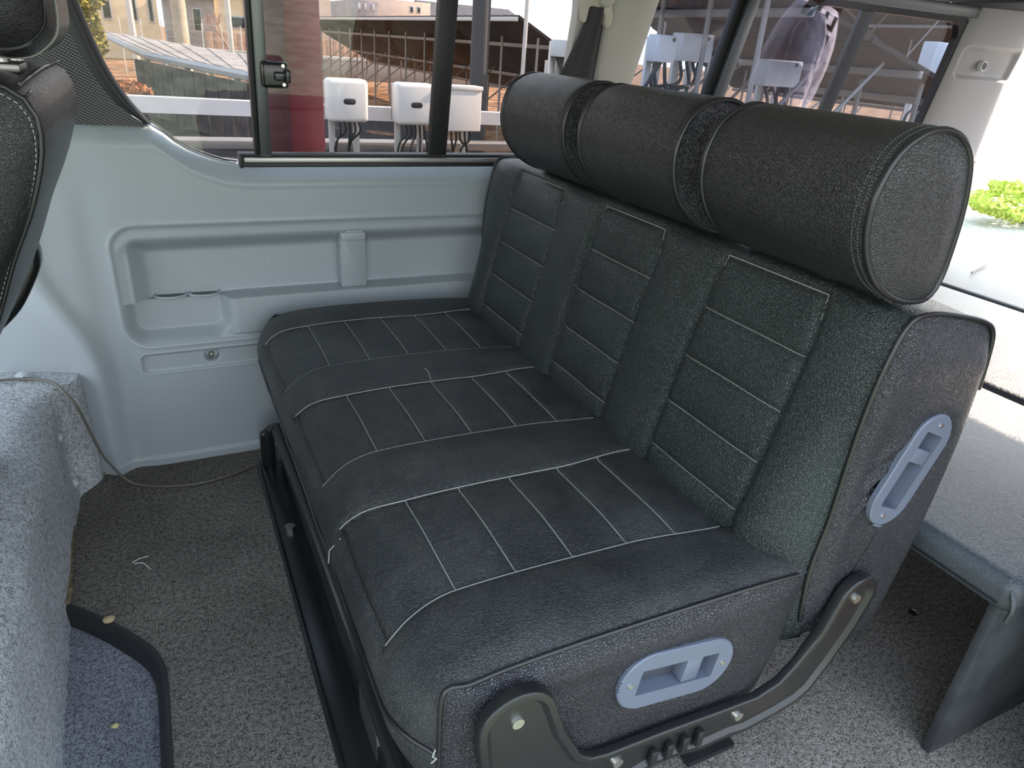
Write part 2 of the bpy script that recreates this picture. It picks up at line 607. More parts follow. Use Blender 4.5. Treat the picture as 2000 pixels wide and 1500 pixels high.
xs = np.unique(np.r_[np.linspace(-0.86, -0.45, 60), np.linspace(-0.45, 0.0, 170), np.linspace(0, 0.72, 170), np.linspace(0.72, 2.7, 40)])
zb = np.unique(np.r_[np.linspace(0.0, 0.03, 12), np.linspace(0.03, 0.25, 26), np.linspace(0.25, 0.46, 110), np.linspace(0.4405, 0.4495, 20), np.linspace(0.46, 0.66, 70), np.linspace(0.66, 0.768, 30)])
G = np.zeros((len(zb), len(xs), 3))
for i, z in enumerate(zb):
    k = z + (ztop(xs) - 0.768) * max(0.0, (z - 0.66) / 0.108)
    G[i, :, 0] = xs; G[i, :, 2] = k; G[i, :, 1] = WY + wall_depth(xs, k)
last = G[-1].copy()
lip1 = last.copy(); lip1[:, 1] += 0.012; lip1[:, 2] += 0.001
lip2 = last.copy(); lip2[:, 1] += 0.06; lip2[:, 2] -= 0.002
G = np.concatenate([G, lip1[None], lip2[None]])
wr = grid('wall_right', G, M['panel'], fix=True, sharp=None)
tag(wr, 'grey moulded side trim panel under the window', kind='structure')

# trim rib with clip in the pocket
rb = prism('rib', rrect(0.203, 0.272, 0.445, 0.602, 0.006), lambda x, z: (x, 1.365, z), lambda x, z: (x - 0.004 * (z - 0.445) / 0.15, 1.300 + 0.010 * (z < 0.5), z), M['panel2'], wr, bev=0.006)
cp = prism('clip', rrect(0.199, 0.264, 0.579, 0.600, 0.005), lambda x, z: (x, 1.31, z), lambda x, z: (x, 1.284, z), M['panel2'], wr, bev=0.004)
prism('clip', rrect(0.212, 0.258, 0.598, 0.604, 0.002), lambda x, z: (x, 1.31, z), lambda x, z: (x, 1.289, z), M['panel2'], wr, bev=0.001)
# cup rings on the tray shelf
for cx in (-0.215, -0.138):
    pts = [(cx + 0.036 * math.cos(a), 1.345 + 0.026 * math.sin(a), 0.4475) for a in np.linspace(0, 2 * math.pi, 40)[:-1]]
    tube('cup_ring', pts, 0.0035, M['panel2'], wr, 8, True)
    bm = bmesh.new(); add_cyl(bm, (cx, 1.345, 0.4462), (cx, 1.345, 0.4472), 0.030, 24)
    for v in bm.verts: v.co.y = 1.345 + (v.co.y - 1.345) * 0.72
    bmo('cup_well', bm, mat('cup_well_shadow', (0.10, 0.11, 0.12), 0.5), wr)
# bolt in the groove
bt = cyl('bolt', (-0.140, 1.334, 0.294), (-0.142, 1.308, 0.290), 0.0075, M['steel'], wr, 6)
cyl('washer', (-0.140, 1.330, 0.294), (-0.140, 1.3245, 0.294), 0.013, M['darksteel'], wr, 20)
cyl('bolt_tip', (-0.142, 1.312, 0.290), (-0.1425, 1.300, 0.2885), 0.0045, M['steel'], wr, 12)
# white scuffed lip at the panel foot
bm = bmesh.new()
add_tube(bm, [(x, 1.2935, 0.022 + 0.001 * math.sin(x * 40)) for x in np.linspace(-0.385, 0.1, 30)], 0.0026, 6)
bmo('panel_lip', bm, mat('worn_white_lip', (0.55, 0.56, 0.54), 0.5), wr)

# carbon-look corner panel and its rubber seal
wedge = [(-0.302, 1.20), (-0.302, 1.085), (-0.290, 1.04), (-0.274, 0.985), (-0.257, 0.945), (-0.239, 0.908), (-0.220, 0.878), (-0.202, 0.857)]
wc = cr([(-0.318, 1.25), (-0.305, 1.12), (-0.274, 0.985), (-0.239, 0.908), (-0.202, 0.857)], 10)
wid = [0.062, 0.055, 0.050, 0.044, 0.030]
poly = [(-0.80, 0.852), (-0.207, 0.852)] + [(x - 0.022 - 0.006 * (z - .857) / .3, z) for x, z in wc[::-1] if z > 0.87] + [(-0.80, 1.27)]
cb = prism('trim_2', poly, lambda x, z: (x, gy(z) + 0.035, z), lambda x, z: (x, gy(z) - 0.004 + 0.10 * max(0, -0.42 - x), z), M['carbon'])
tag(cb, 'carbon-weave corner trim left of the side window', kind='structure')
V = []
for x, z in wc:
    y = gy(z)
    ww = 0.030 + 0.012 * (z - 0.857) / 0.3
    if z < 0.90: ww *= 0.35 + 0.65 * (z - 0.857) / 0.043
    V.append([(x - ww, y - 0.002, z - 0.002), (x - ww * 0.75, y - 0.012, z), (x - ww * 0.35, y - 0.016, z), (x - 0.004, y - 0.010, z), (x, y + 0.004, z), (x, y + 0.03, z)])
se = grid('trim_3', np.array(V), M['black2'], fix=True)
tag(se, 'black rubber seal curving along the left window edge', kind='structure')
# thin body edge under the glass curve
tube('window_edge', [(x, 1.318, z + 0.003) for x, z in ((-0.203, .856), (-0.18, .838), (-0.161, .820), (-0.135, .803), (-0.112, .792), (-0.085, .782), (-0.059, .774), (-0.03, .770))], 0.0022, M['black2'], wr, 6)

# ---- front side window (window_1): sliding pane, posts, rail, latch
def lean_box(name, x0, x1, z0, z1, yin, yout, ma, parent, bev=0.003, lean=0.0):
    """bar or pane lying in the leaning glass plane; yin/yout are offsets from the glass plane, lean shifts the top along X"""
    bm = bmesh.new()
    vs = add_box(bm, (x0, yin, z0), (x1, yout, z1), bev)
    for v in bm.verts:
        v.co.x += lean * (v.co.z - z0)
        v.co.y += gy(v.co.z)
    return bmo(name, bm, ma, parent)
W1 = empty('window_1', (0.3, 1.29, SZ), 'front sliding side window with grey post and black divider', kind='structure')
# outer body rail of the opening (hidden behind the seal) and top rail
lean_box('glass_pane', 0.03, 0.47, 0.79, 1.262, 0.006, 0.010, M['glassA'], W1, 0)
lean_box('glass_pane', 0.46, 0.90, 0.79, 1.262, 0.018, 0.022, M['glassA'], W1, 0)
# front pane follows the curved corner
gp = [(-0.025, 0.775)] + [(-0.059, .774), (-0.085, .782), (-0.112, .792), (-0.135, .803), (-0.161, .820), (-0.18, .838)] + [(x, z) for x, z in wc[::-1]] + [(0.03, 1.25), (0.03, 0.775)]
prism('glass_pane', gp, lambda x, z: (x, gy(z) + 0.022, z), lambda x, z: (x, gy(z) + 0.018, z), M['glassA'], W1)
lean_box('frame_post', 0.006, 0.016, 0.79, 1.262, -0.020, 0.014, M['black'], W1)
lean_box('frame_post', 0.0165, 0.042, 0.79, 1.262, -0.024, 0.012, M['alu'], W1)
lean_box('divider_post', 0.436, 0.482, 0.79, 1.262, -0.010, 0.016, M['black'], W1)
lean_box('rear_post', 0.80, 0.835, 0.79, 1.262, -0.016, 0.016, M['beige2'], W1, 0.004)
lean_box('top_rail', -0.33, 0.9, 1.262, 1.285, -0.02, 0.03, M['black'], W1)
rail = box('sill_rail', (-0.026, 1.262, 0.768), (0.92, 1.305, 0.7775), M['black'], W1, 0.002)
box('sill_rail', (-0.022, 1.260, 0.778), (0.92, 1.300, 0.790), M['alul'], W1, 0.0025)
box('sill_rail', (-0.026, 1.270, 0.7905), (0.92, 1.310, 0.797), M['black'], W1, 0.002)
box('rail_end', (-0.031, 1.258, 0.766), (-0.0245, 1.300, 0.799), M['black'], W1, 0.002)
# latch of window_1
def latch(x0, z0, par, s=1.0):
    def yy(z): return gy(z) - 0.014
    L = box('latch', (x0, gy(z0) - 0.046, z0), (x0 + 0.058 * s, gy(z0) - 0.016, z0 + 0.054 * s), M['blackgloss'], par, 0.008, 3)
    y = gy(z0) - 0.046
    box('latch_catch', (x0 + 0.026 * s, y - 0.010, z0 + 0.016 * s), (x0 + 0.050 * s, y + 0.006, z0 + 0.034 * s), M['blackgloss'], L, 0.003)
    box('latch_catch', (x0 + 0.049 * s, y - 0.012, z0 + 0.012 * s), (x0 + 0.060 * s, y + 0.006, z0 + 0.040 * s), M['blackgloss'], L, 0.003)
    for dz in (0.008, 0.046):
        cyl('latch_screw', (x0 + 0.046 * s, y - 0.004, z0 + dz * s), (x0 + 0.046 * s, y + 0.004, z0 + dz * s), 0.004 * s, M['steel'], L, 10)
    return L
latch(0.027, 0.943, W1)
# etched mark on the sliding pane: a few short pale lines
bm = bmesh.new()
for i in range(5):
    z = 0.806 + i * 0.006
    add_box(bm, (0.385 + 0.002 * (i % 2), gy(z) + 0.0045, z), (0.415, gy(z) + 0.0055, z + 0.002))
bmo('etched_mark', bm, mat('etched_mark', (0.16, 0.16, 0.16), 0.8), W1)

# ---- beige C pillar with rounded face (trim_4)
V = []
for z in np.linspace(0.55, 1.33, 14):
    y0 = gy(z)
    xl = 0.882 + 0.05 * max(0, z - 1.0); xr = 1.020 + 0.16 * (z - 0.97)
    row = []
    for k in range(13):
        a = math.pi * k / 12
        row.append(((xl + xr) / 2 - (xr - xl) / 2 * math.cos(a), y0 + 0.03 - 0.055 * math.sin(a) ** 0.55, z))
    V.append(row)
cpil = grid('trim_4', np.array(V), M['beige'], fix=True)
tag(cpil, 'beige rounded pillar between the two side windows', kind='structure')
bs = lean_box('pillar_seal', 0.868, 0.881, 0.78, 1.262, -0.022, 0.012, M['black'], cpil, 0.003)

# ---- rear side window (window_2)
W2 = empty('window_2', (1.7, 1.29, SZ), 'dark tinted rear side window with latch and black frame', kind='structure')
lean_box('glass_pane', 1.02, 1.36, 0.80, 1.255, 0.006, 0.010, M['glassB'], W2, 0)
lean_box('glass_pane', 1.32, 2.33, 0.80, 1.255, 0.018, 0.022, M['glassB'], W2, 0)
lean_box('frame_post', 1.262, 1.290, 0.79, 1.262, -0.006, 0.020, M['black'], W2, lean=0.12)
lean_box('frame_post', 1.288, 1.325, 0.79, 1.262, -0.022, 0.014, M['alu'], W2, lean=0.12)
lean_box('divider_post', 1.795, 1.850, 0.79, 1.262, 0.024, 0.040, M['black'], W2, lean=0.10)
lean_box('sill_rail', 1.02, 2.36, 0.772, 0.80, -0.01, 0.02, M['black'], W2)
lean_box('top_rail', 1.00, 2.36, 1.252, 1.285, -0.022, 0.03, M['alu'], W2)
ring = rrect(1.60, 2.345, 0.79, 1.252, 0.06, 8)
inn = rrect(1.60, 2.295, 0.83, 1.235, 0.05, 8)
V, F = [], []
for (x, z), (x2, z2) in zip(ring, inn):
    V += [(x, gy(z) - 0.006, z), (x2, gy(z2) - 0.004, z2), (x2, gy(z2) + 0.018, z2)]
k = len(ring)
for i in range(k):
    j = (i + 1) % k
    if ring[i][0] < 1.61 and ring[j][0] < 1.61: continue
    F += [(3 * i, 3 * j, 3 * j + 1, 3 * i + 1), (3 * i + 1, 3 * j + 1, 3 * j + 2, 3 * i + 2)]
pyd('frame_band', V, F, M['blackgloss'], W2)
latch(1.300, 0.905, W2, 1.0)

# ---- D pillar: light upper part with coat-hook recess, taupe lower part
def dpil(z0, z1, nz, ma, inset):
    V = []
    for z in np.linspace(z0, z1, nz):
        y0 = gy(z)
        xl = 2.315 - 0.02 * (1.25 - z); xr = 2.60 + 0.12 * max(0, 1.05 - z) * (z > 0.4)
        xr = float(np.interp(z, [0.45, 0.79, 1.08, 1.25], [2.66, 2.645, 2.60, 2.615]))
        pl_ = cr([(xl, y0 + 0.02), (xl + 0.004, y0 - 0.012), (xl + 0.05, y0 - 0.040), (xl + 0.16, y0 - 0.070), (xr - 0.06, y0 - 0.080), (xr - 0.012, y0 - 0.060), (xr, y0 - 0.02), (xr, y0 + 0.10)], 12)
        row = [(p[0], p[1] + inset, z) for p in pl_]
        V.append(row)
    V = np.array(V)
    return V
V = dpil(0.79, 1.287, 120, None, 0.0)
s = sd_rr(V[..., 0], V[..., 2], 2.33, 2.565, 1.068, 1.172, 0.022)
V[..., 1] += 0.020 * sm(0.004, -0.016, s)
dp = grid('trim_5', V, M['beige2'], fix=True)
tag(dp, 'pale rear corner pillar with a coat hook recess', kind='structure')
hk = np.array([2.440, 1.165, 1.113])
cyl('hook_hole', (2.428, 1.200, 1.112), (2.428, 1.1845, 1.112), 0.0125, M['black'], dp, 20)
cyl('hook_rim', (2.428, 1.200, 1.112), (2.428, 1.1855, 1.112), 0.0165, mat('pale_rim', (0.75, 0.74, 0.72), 0.3), dp, 24)
V = dpil(0.36, 0.788, 20, None, -0.003)
dl = grid('trim_6', V, M['taupe'], fix=True)
tag(dl, 'taupe lower section of the rear corner pillar', kind='structure')

# ---- ceiling, rear header, left rear wall with its window (they shade and mirror)
ce = box('ceiling', (-1.5, -0.30, 1.315), (2.72, 1.27, 1.345), M['lining'], bev=0.004)
tag(ce, 'pale fabric headliner', kind='structure')
hd = box('trim_7', (2.20, -0.26, 1.284), (2.76, 1.30, 1.318), M['header'], bev=0.008)
tag(hd, 'dark roof header above the rear opening', kind='structure')
box('strap_tag', (2.20, 1.215, 1.268), (2.235, 1.222, 1.300), mat('cream_tag', (0.55, 0.52, 0.46), 0.7), hd, 0.001)
box('header_end', (2.36, 1.19, 1.262), (2.60, 1.26, 1.30), M['header'], hd, 0.006)
wl = empty('wall_left', (1.8, -0.30, 0), 'near side wall behind the open side door', kind='structure')
box('sun_block_box', (1.32, -0.30, 0.0), (2.69, -0.118, 0.345), M['fabric'], wl, 0.006, 2)  # unseen box, added to keep a strip of sun off the floor
box('door_jamb', (0.930, -0.37, -0.15), (0.978, -0.25, 1.32), M['red'], wl, 0.012, 3)
box('trim_panel', (0.98, -0.34, 0.0), (2.72, -0.30, 0.80), M['panel'], wl, 0.01)
box('pillar', (0.98, -0.34, 0.80), (1.10, -0.26, 1.32), M['beige'], wl, 0.01)
box('pillar', (2.45, -0.34, 0.80), (2.72, -0.26, 1.32), M['beige2'], wl, 0.01)
box('window_frame', (1.10, -0.335, 0.80), (2.45, -0.295, 0.83), M['black'], wl, 0.002)
box('window_frame', (1.10, -0.335, 1.26), (2.45, -0.295, 1.315), M['black'], wl, 0.002)
box('glass_pane', (1.10, -0.322, 0.83), (2.45, -0.318, 1.26), M['glassB'], wl, 0)

# ================================================================== BENCH SEAT
bench = empty('bench_seat', (0.35, 0.61, 0.0), 'black leather three-seat bench with stitched panels and three bolster headrests', 'bench seat')

class Surf:
    """leather surface swept along Y from an (x,z) profile, with a displacement along the profile normal"""
    def __init__(self, pts, disp, n=14):
        self.p = resample(cr(pts, n), 900)
        self.L = np.r_[0, np.cumsum(np.linalg.norm(np.diff(self.p, axis=0), axis=1))]
        t = np.gradient(self.p, axis=0)
        t /= np.linalg.norm(t, axis=1)[:, None]
        self.n = np.stack([-t[:, 1], t[:, 0]], 1)
        self.disp = disp
        self.post = None
    def s_at(self, axis, val, lo=0.0, hi=9.0):
        ok = (self.L >= lo) & (self.L <= hi)
        i = np.where(ok)[0]
        return self.L[i[np.argmin(np.abs(self.p[i, axis] - val))]]
    def P(self, s, y, extra=0.0):
        s = np.asarray(s, float); y = np.asarray(y, float)
        x = np.interp(s, self.L, self.p[:, 0]); z = np.interp(s, self.L, self.p[:, 1])
        nx = np.interp(s, self.L, self.n[:, 0]); nz = np.interp(s, self.L, self.n[:, 1])
        d = self.disp(s, y) + extra
        X, Z = x + nx * d, z + nz * d
        if self.post is not None:
            X, Z = self.post(X, Z, y + 0 * x)
        return np.stack([X, y + 0 * x, Z], -1)

BW = 1.215
PAN = [(0.138, 0.352), (0.505, 0.728), (0.872, 1.105)]          # stitched panels of the cushion, near to far
PANB = [(0.112, 0.332), (0.480, 0.692), (0.838, 1.072)]         # and of the backrest

def g(d, w_=0.006):
    return np.exp(-(d / w_) ** 2)

# --- cushion
cprof = [(0.035, 0.222), (-0.002, 0.232), (-0.025, 0.256), (-0.037, 0.286), (-0.041, 0.318), (-0.036, 0.352), (-0.023, 0.386), (0.000, 0.410), (0.040, 0.425), (0.10, 0.431), (0.20, 0.433), (0.35, 0.430), (0.47, 0.426), (0.56, 0.420)]
cs = Surf(cprof, None)
s_seam = cs.s_at(1, 0.318, 0, 0.2)
s_front = cs.s_at(1, 0.382, 0, 0.35)
SX = [cs.s_at(0, x, 0.2) for x in (0.072, 0.160, 0.250, 0.340, 0.425)]
s_end = cs.s_at(0, 0.50, 0.2)
def pedge(k, side, s):
    """the panel border bends a little outward at its ends"""
    a = PAN[k][side]
    sg = -1 if side == 0 else 1
    return a + sg * 0.014 * sm(SX[3], s_end, s) + sg * 0.016 * sm(SX[0], s_front, s)
def cdisp(s, y):
    d = np.zeros(np.broadcast(s, y).shape)
    s = s + 0 * y; y = y + 0 * s
    top = sm(s_front - 0.02, s_front + 0.03, s)
    d += -0.006 * g(s - s_seam, 0.006) + 0.006 * sm(s_seam + 0.004, s_seam + 0.03, s) * (1 - top)
    for k in range(3):
        a, b_ = pedge(k, 0, s), pedge(k, 1, s)
        ins = (y > a) & (y < b_)
        u = np.clip((y - a) / (b_ - a), 0, 1)
        act = sm(s_front - 0.012, s_front - 0.004, s)
        d -= 0.0035 * act * (g(y - a, 0.005) + g(y - b_, 0.005))
        for q in SX:
            d -= 0.0026 * ins * g(s - q, 0.0045) * sm(0, 0.04, u) * sm(1, 0.96, u)
        d -= 0.0045 * ins * g(s - s_front, 0.006)
        d += ins * 0.004 * np.sin(math.pi * u) * act - ins * 0.004 * act
    # bolsters between panels swell
    for a, b_ in ((-0.02, 0.138), (0.352, 0.505), (0.728, 0.872), (1.105, 1.235)):
        u = np.clip((y - a) / (b_ - a), 0, 1)
        d += 0.007 * np.sin(math.pi * u) * top
    # ends drop to the piping
    for e_ in (y, BW - y):
        d -= 0.010 * np.clip(1 - e_ / 0.035, 0, 1) ** 2
    # far rear corner turned up a little, sag in the middle
    d -= 0.004 * np.sin(math.pi * np.clip(y / BW, 0, 1)) * top
    d += 0.0012 * np.sin(y * 37 + s * 11) * top * 0.6
    return d
cs.disp = cdisp
def cpost(X, Z, y):
    k = np.clip(1 - y / 0.09, 0, 1) ** 2 + 0.25 * np.clip(1 - (BW - y) / 0.06, 0, 1) ** 2
    # towards the ends the roll sharpens into a corner and the face pulls back
    w_ = g(X - 0.004, 0.020) * sm(0.385, 0.410, Z)
    Z2 = Z + 0.017 * w_ * k
    X2 = X + k * 0.004 * np.log1p(np.exp(np.clip((0.000 - X) / 0.004, -30, 30)))
    return X2, Z2
cs.post = cpost
sv = np.unique(np.r_[np.linspace(0, cs.L[-1], 150), [q + o_ for q in SX + [s_front, s_seam] for o_ in (-0.008, -0.005, -0.0025, 0, 0.0025, 0.005, 0.008)]])
yv = np.unique(np.r_[np.linspace(0, BW, 230), np.linspace(0, 0.04, 12), np.linspace(BW - 0.04, BW, 12)])
S_, Y_ = np.meshgrid(sv, yv, indexing='ij')
cushion = grid('cushion', cs.P(S_, Y_), M['seat'], bench)
def surf_thread(name, sf, path, parent, r=0.0010):
    pts = resample(np.array(path), max(8, int(len(path))))
    P = sf.P(pts[:, 0], pts[:, 1], 0.0009)
    return P
for k in range(3):
    for side in (0, 1):
        s = np.linspace(s_front, s_end, 70)
        tube('stitch_line', cs.P(s, pedge(k, side, s), 0.0005), 0.0009, M['thread'], cushion, 5)
    for q in SX:
        y = np.linspace(pedge(k, 0, q), pedge(k, 1, q), 30)
        tube('stitch_line', cs.P(q + 0 * y, y, 0.0004), 0.0008, M['thread'], cushion, 5)
    y = np.linspace(pedge(k, 0, s_front), pedge(k, 1, s_front), 30)
    tube('stitch_line', cs.P(s_front + 0 * y, y, 0.0), 0.0008, M['pipe'], cushion, 5)
y = np.linspace(0, BW, 90)
tube('piping', cs.P(s_seam + 0.003 * np.sin(y * 23), y, 0.004), 0.0036, M['pipe'], cushion, 8)
s = np.linspace(s_seam - 0.03, cs.L[-1] - 0.02, 90)
tube('piping', cs.P(s, 0 * s + 0.0, 0.001), 0.0033, M['pipe'], cushion, 8)
tube('piping', cs.P(s, 0 * s + BW, 0.001), 0.0036, M['pipe'], cushion, 8)
# loose threads on the seat
tube('loose_thread', [cs.P(s_front - 0.005, 0.352, 0.002), cs.P(s_front - 0.03, 0.356, 0.004), cs.P(s_front - 0.05, 0.353, 0.006)], 0.0009, M['thread'], cushion, 5)
tube('loose_thread', [cs.P(SX[2], 0.73, 0.002), cs.P(SX[2], 0.75, 0.008), cs.P(SX[2] - 0.004, 0.765, 0.006)], 0.0008, M['thread'], cushion, 5)

# cushion end panel (near side): height field on the y = 0 face with wrinkles and a pocket behind the handle
def stadium(p0, p1, r, n=12):
    p0, p1 = np.array(p0, float), np.array(p1, float)
    d = p1 - p0
    a0 = math.atan2(d[1], d[0])
    out = [(p1[0] + r * math.cos(a0 + q), p1[1] + r * math.sin(a0 + q)) for q in np.linspace(-math.pi / 2, math.pi / 2, n)]
    out += [(p0[0] + r * math.cos(a0 + q), p0[1] + r * math.sin(a0 + q)) for q in np.linspace(math.pi / 2, 3 * math.pi / 2, n)]
    return out
SH0, SH1, SHR = (0.282, 0.333), (0.383, 0.318), 0.047
BH0, BH1, BHR = (0.668, 0.523), (0.705, 0.612), 0.042
def seg_dist(x, z, p0, p1):
    p0, p1 = np.array(p0), np.array(p1)
    d = p1 - p0
    t = np.clip(((x - p0[0]) * d[0] + (z - p0[1]) * d[1]) / (d @ d), 0, 1)
    return np.hypot(x - p0[0] - t * d[0], z - p0[1] - t * d[1])
def end_panel(name, loop, ysign, y0, bulge, parent, ma, hand=None, wr_=None, nx=110, nr_=46):
    """loop: closed (x,z) outline; concentric rings to the centre, bulged"""
    L_ = resample(loop, nx, True)
    c = L_.mean(0)
    V = []
    for i in range(nr_):
        t = i / (nr_ - 1)
        q = L_ * (1 - t) + c * t
        x, z = q[:, 0], q[:, 1]
        h = bulge * (1 - (1 - min(t * 3.2, 1)) ** 2.2)
        h = h + 0 * x
        if wr_: h = h + wr_(x, z) * min(1, t * 6)
        if hand:
            d = seg_dist(x, z, hand[0], hand[1]) - hand[2]
            h = h - 0.034 * sm(-0.006, -0.016, d) - 0.002 * g(d - 0.004, 0.006)
        V.append(np.stack([x, y0 + ysign * h, z], 1))
    return grid(name, np.array(V), ma, parent, wrap=True, fix=True)
cl = [tuple(p) for p in cs.P(np.linspace(0, cs.L[-1], 120), np.zeros(120))[:, (0, 2)]]
clo = cl + [(0.555, 0.36), (0.54, 0.26), (0.52, 0.19), (0.45, 0.172), (0.25, 0.172), (0.10, 0.175), (0.03, 0.19)]
def wrk(x, z):
    h = 0.0045 * g(z - 0.345 + 0.04 * (x + 0.02) - 0.01 * np.sin(x * 40), 0.010) * g(x - 0.05, 0.09)
    h += 0.004 * g(z - 0.315 - 0.12 * (x - 0.05), 0.008) * g(x - 0.02, 0.07)
    h -= 0.004 * g(z - 0.330 + 0.02 * (x - 0.05), 0.006) * g(x - 0.05, 0.06)
    h += 0.006 * sm(0.36, 0.40, z) * g(x - 0.25, 0.22)
    h += 0.004 * g((z - 0.30) + 0.9 * (x - 0.47), 0.012) * g(x - 0.46, 0.05)
    return h
sp = end_panel('side_panel', clo, -1, 0.002, 0.014, cushion, M['side'], (SH0, SH1, SHR), wrk)
end_panel('side_panel', clo, 1, BW - 0.002, 0.008, cushion, M['side'])
tube('loose_thread', [(-0.008, -0.010, 0.345), (-0.012, -0.012, 0.338), (-0.007, -0.012, 0.332), (-0.013, -0.011, 0.326)], 0.0009, M['thread'], cushion, 5)
pyd('underside', [(-0.02, 0.01, 0.238), (0.55, 0.01, 0.238), (0.55, BW - 0.01, 0.238), (-0.02, BW - 0.01, 0.238)], [(0, 1, 2, 3)], M['black'], cushion)

# --- backrest
bprof = [(0.600, 0.225), (0.560, 0.232), (0.535, 0.270), (0.515, 0.350), (0.507, 0.431), (0.525, 0.512), (0.553, 0.625), (0.578, 0.725), (0.590, 0.772), (0.595, 0.789), (0.603, 0.799), (0.618, 0.803), (0.650, 0.803), (0.70, 0.795), (0.755, 0.782), (0.783, 0.766), (0.797, 0.735), (0.808, 0.660), (0.808, 0.560), (0.795, 0.400), (0.772, 0.270), (0.755, 0.226), (0.70, 0.215)]
bs_ = Surf(bprof, None)
ZB = [0.456, 0.536, 0.617, 0.701]
SB = [bs_.s_at(1, z, 0.1, 0.62) for z in ZB]
s_top = bs_.s_at(1, 0.788, 0.3, 0.62)
s_bot = bs_.s_at(1, 0.38, 0.05, 0.3)
s_roll = bs_.s_at(0, 0.783, 0.6, 0.9)
def bedge(k, side, s):
    sg = -1 if side == 0 else 1
    return PANB[k][side] - sg * 0.010 * sm(SB[3], s_top, s) ** 2 * 1.0
def bdisp(s, y):
    s = s + 0 * y; y = y + 0 * s
    d = np.zeros_like(s)
    frontm = sm(s_top + 0.02, s_top - 0.02, s)
    for k in range(3):
        a, b_ = bedge(k, 0, s), bedge(k, 1, s)
        ins = ((y > a) & (y < b_)) * 1.0
        u = np.clip((y - a) / (b_ - a), 0, 1)
        act = sm(s_top + 0.004, s_top - 0.002, s)
        d -= 0.0050 * act * (g(y - a, 0.006) + g(y - b_, 0.006))
        edges = [s_bot] + SB + [s_top]
        for q in SB:
            d -= 0.0035 * ins * g(s - q, 0.005) * sm(0, 0.03, u) * sm(1, 0.97, u)
        d -= 0.004 * ins * g(s - s_top, 0.006)
        for q0, q1 in zip(edges[:-1], edges[1:]):
            t = np.clip((s - q0) / (q1 - q0), 0, 1)
            d += ins * 0.006 * np.sin(math.pi * t) * np.sin(math.pi * u) ** 0.5
    for a, b_ in ((-0.01, 0.112), (0.332, 0.480), (0.692, 0.838), (1.072, 1.225)):
        u = np.clip((y - a) / (b_ - a), 0, 1)
        d += 0.010 * np.sin(math.pi * u) ** 0.7 * frontm
    # front face rounds back to the near and far piping, most towards the bottom
    z = np.interp(s, bs_.L, bs_.p[:, 1])
    amt = (0.055 * sm(0.75, 0.42, z) + 0.004) * frontm + 0.006 * (1 - frontm)
    for e_ in (y, BW - y):
        d -= amt * np.clip(1 - e_ / 0.10, 0, 1) ** 2
    d += 0.0010 * np.sin(y * 41 + s * 17) * frontm
    return d
bs_.disp = bdisp
sv = np.unique(np.r_[np.linspace(0, bs_.L[-1], 190), [q + o_ for q in SB + [s_top] for o_ in (-0.009, -0.006, -0.003, 0, 0.003, 0.006, 0.009)]])
S_, Y_ = np.meshgrid(sv, yv, indexing='ij')
backrest = grid('backrest', bs_.P(S_, Y_), M['back'], bench)
for k in range(3):
    for q in SB:
        y = np.linspace(bedge(k, 0, q) + 0.004, bedge(k, 1, q) - 0.004, 26)
        tube('stitch_line', bs_.P(q + 0 * y, y, 0.0003), 0.0006, M['thread'], backrest, 5)
    y = np.linspace(bedge(k, 0, s_top), bedge(k, 1, s_top), 26)
    tube('stitch_line', bs_.P(s_top + 0 * y, y, 0.0006), 0.0009, M['thread'], backrest, 5)
    for side in (0, 1):
        s = np.linspace(SB[3] + 0.03, s_top, 24)
        tube('stitch_line', bs_.P(s, bedge(k, side, s), 0.0003), 0.0006, M['thread'], backrest, 5)
s = np.linspace(bs_.s_at(1, 0.30, 0, 0.3), s_roll + 0.10, 150)
tube('piping', bs_.P(s, 0 * s, 0.0015), 0.0036, M['pipe'], backrest, 8)
tube('piping', bs_.P(s, 0 * s + BW, 0.0015), 0.0034, M['pipe'], backrest, 8)
bl = [tuple(p) for p in bs_.P(np.linspace(0, bs_.L[-1], 160), np.zeros(160))[:, (0, 2)]]
def wrb(x, z):
    h = 0
    for zz, k_, a_ in ((0.600, 0.7, 0.006), (0.578, 0.8, -0.005), (0.560, 0.85, 0.006), (0.540, 0.9, -0.004), (0.525, 0.8, 0.004)):
        h = h + a_ * g(z - zz - k_ * (x - 0.63), 0.007) * g(x - 0.628, 0.028)
    h = h - 0.010 * g(x - 0.62, 0.03) * g(z - 0.57, 0.10)
    h = h + 0.004 * g(z - 0.72, 0.03)
    return h
end_panel('side_panel', bl, -1, 0.002, 0.016, backrest, M['side'], (BH0, BH1, BHR), wrb, 130, 50)
end_panel('side_panel', bl, 1, BW - 0.002, 0.010, backrest, M['side'])

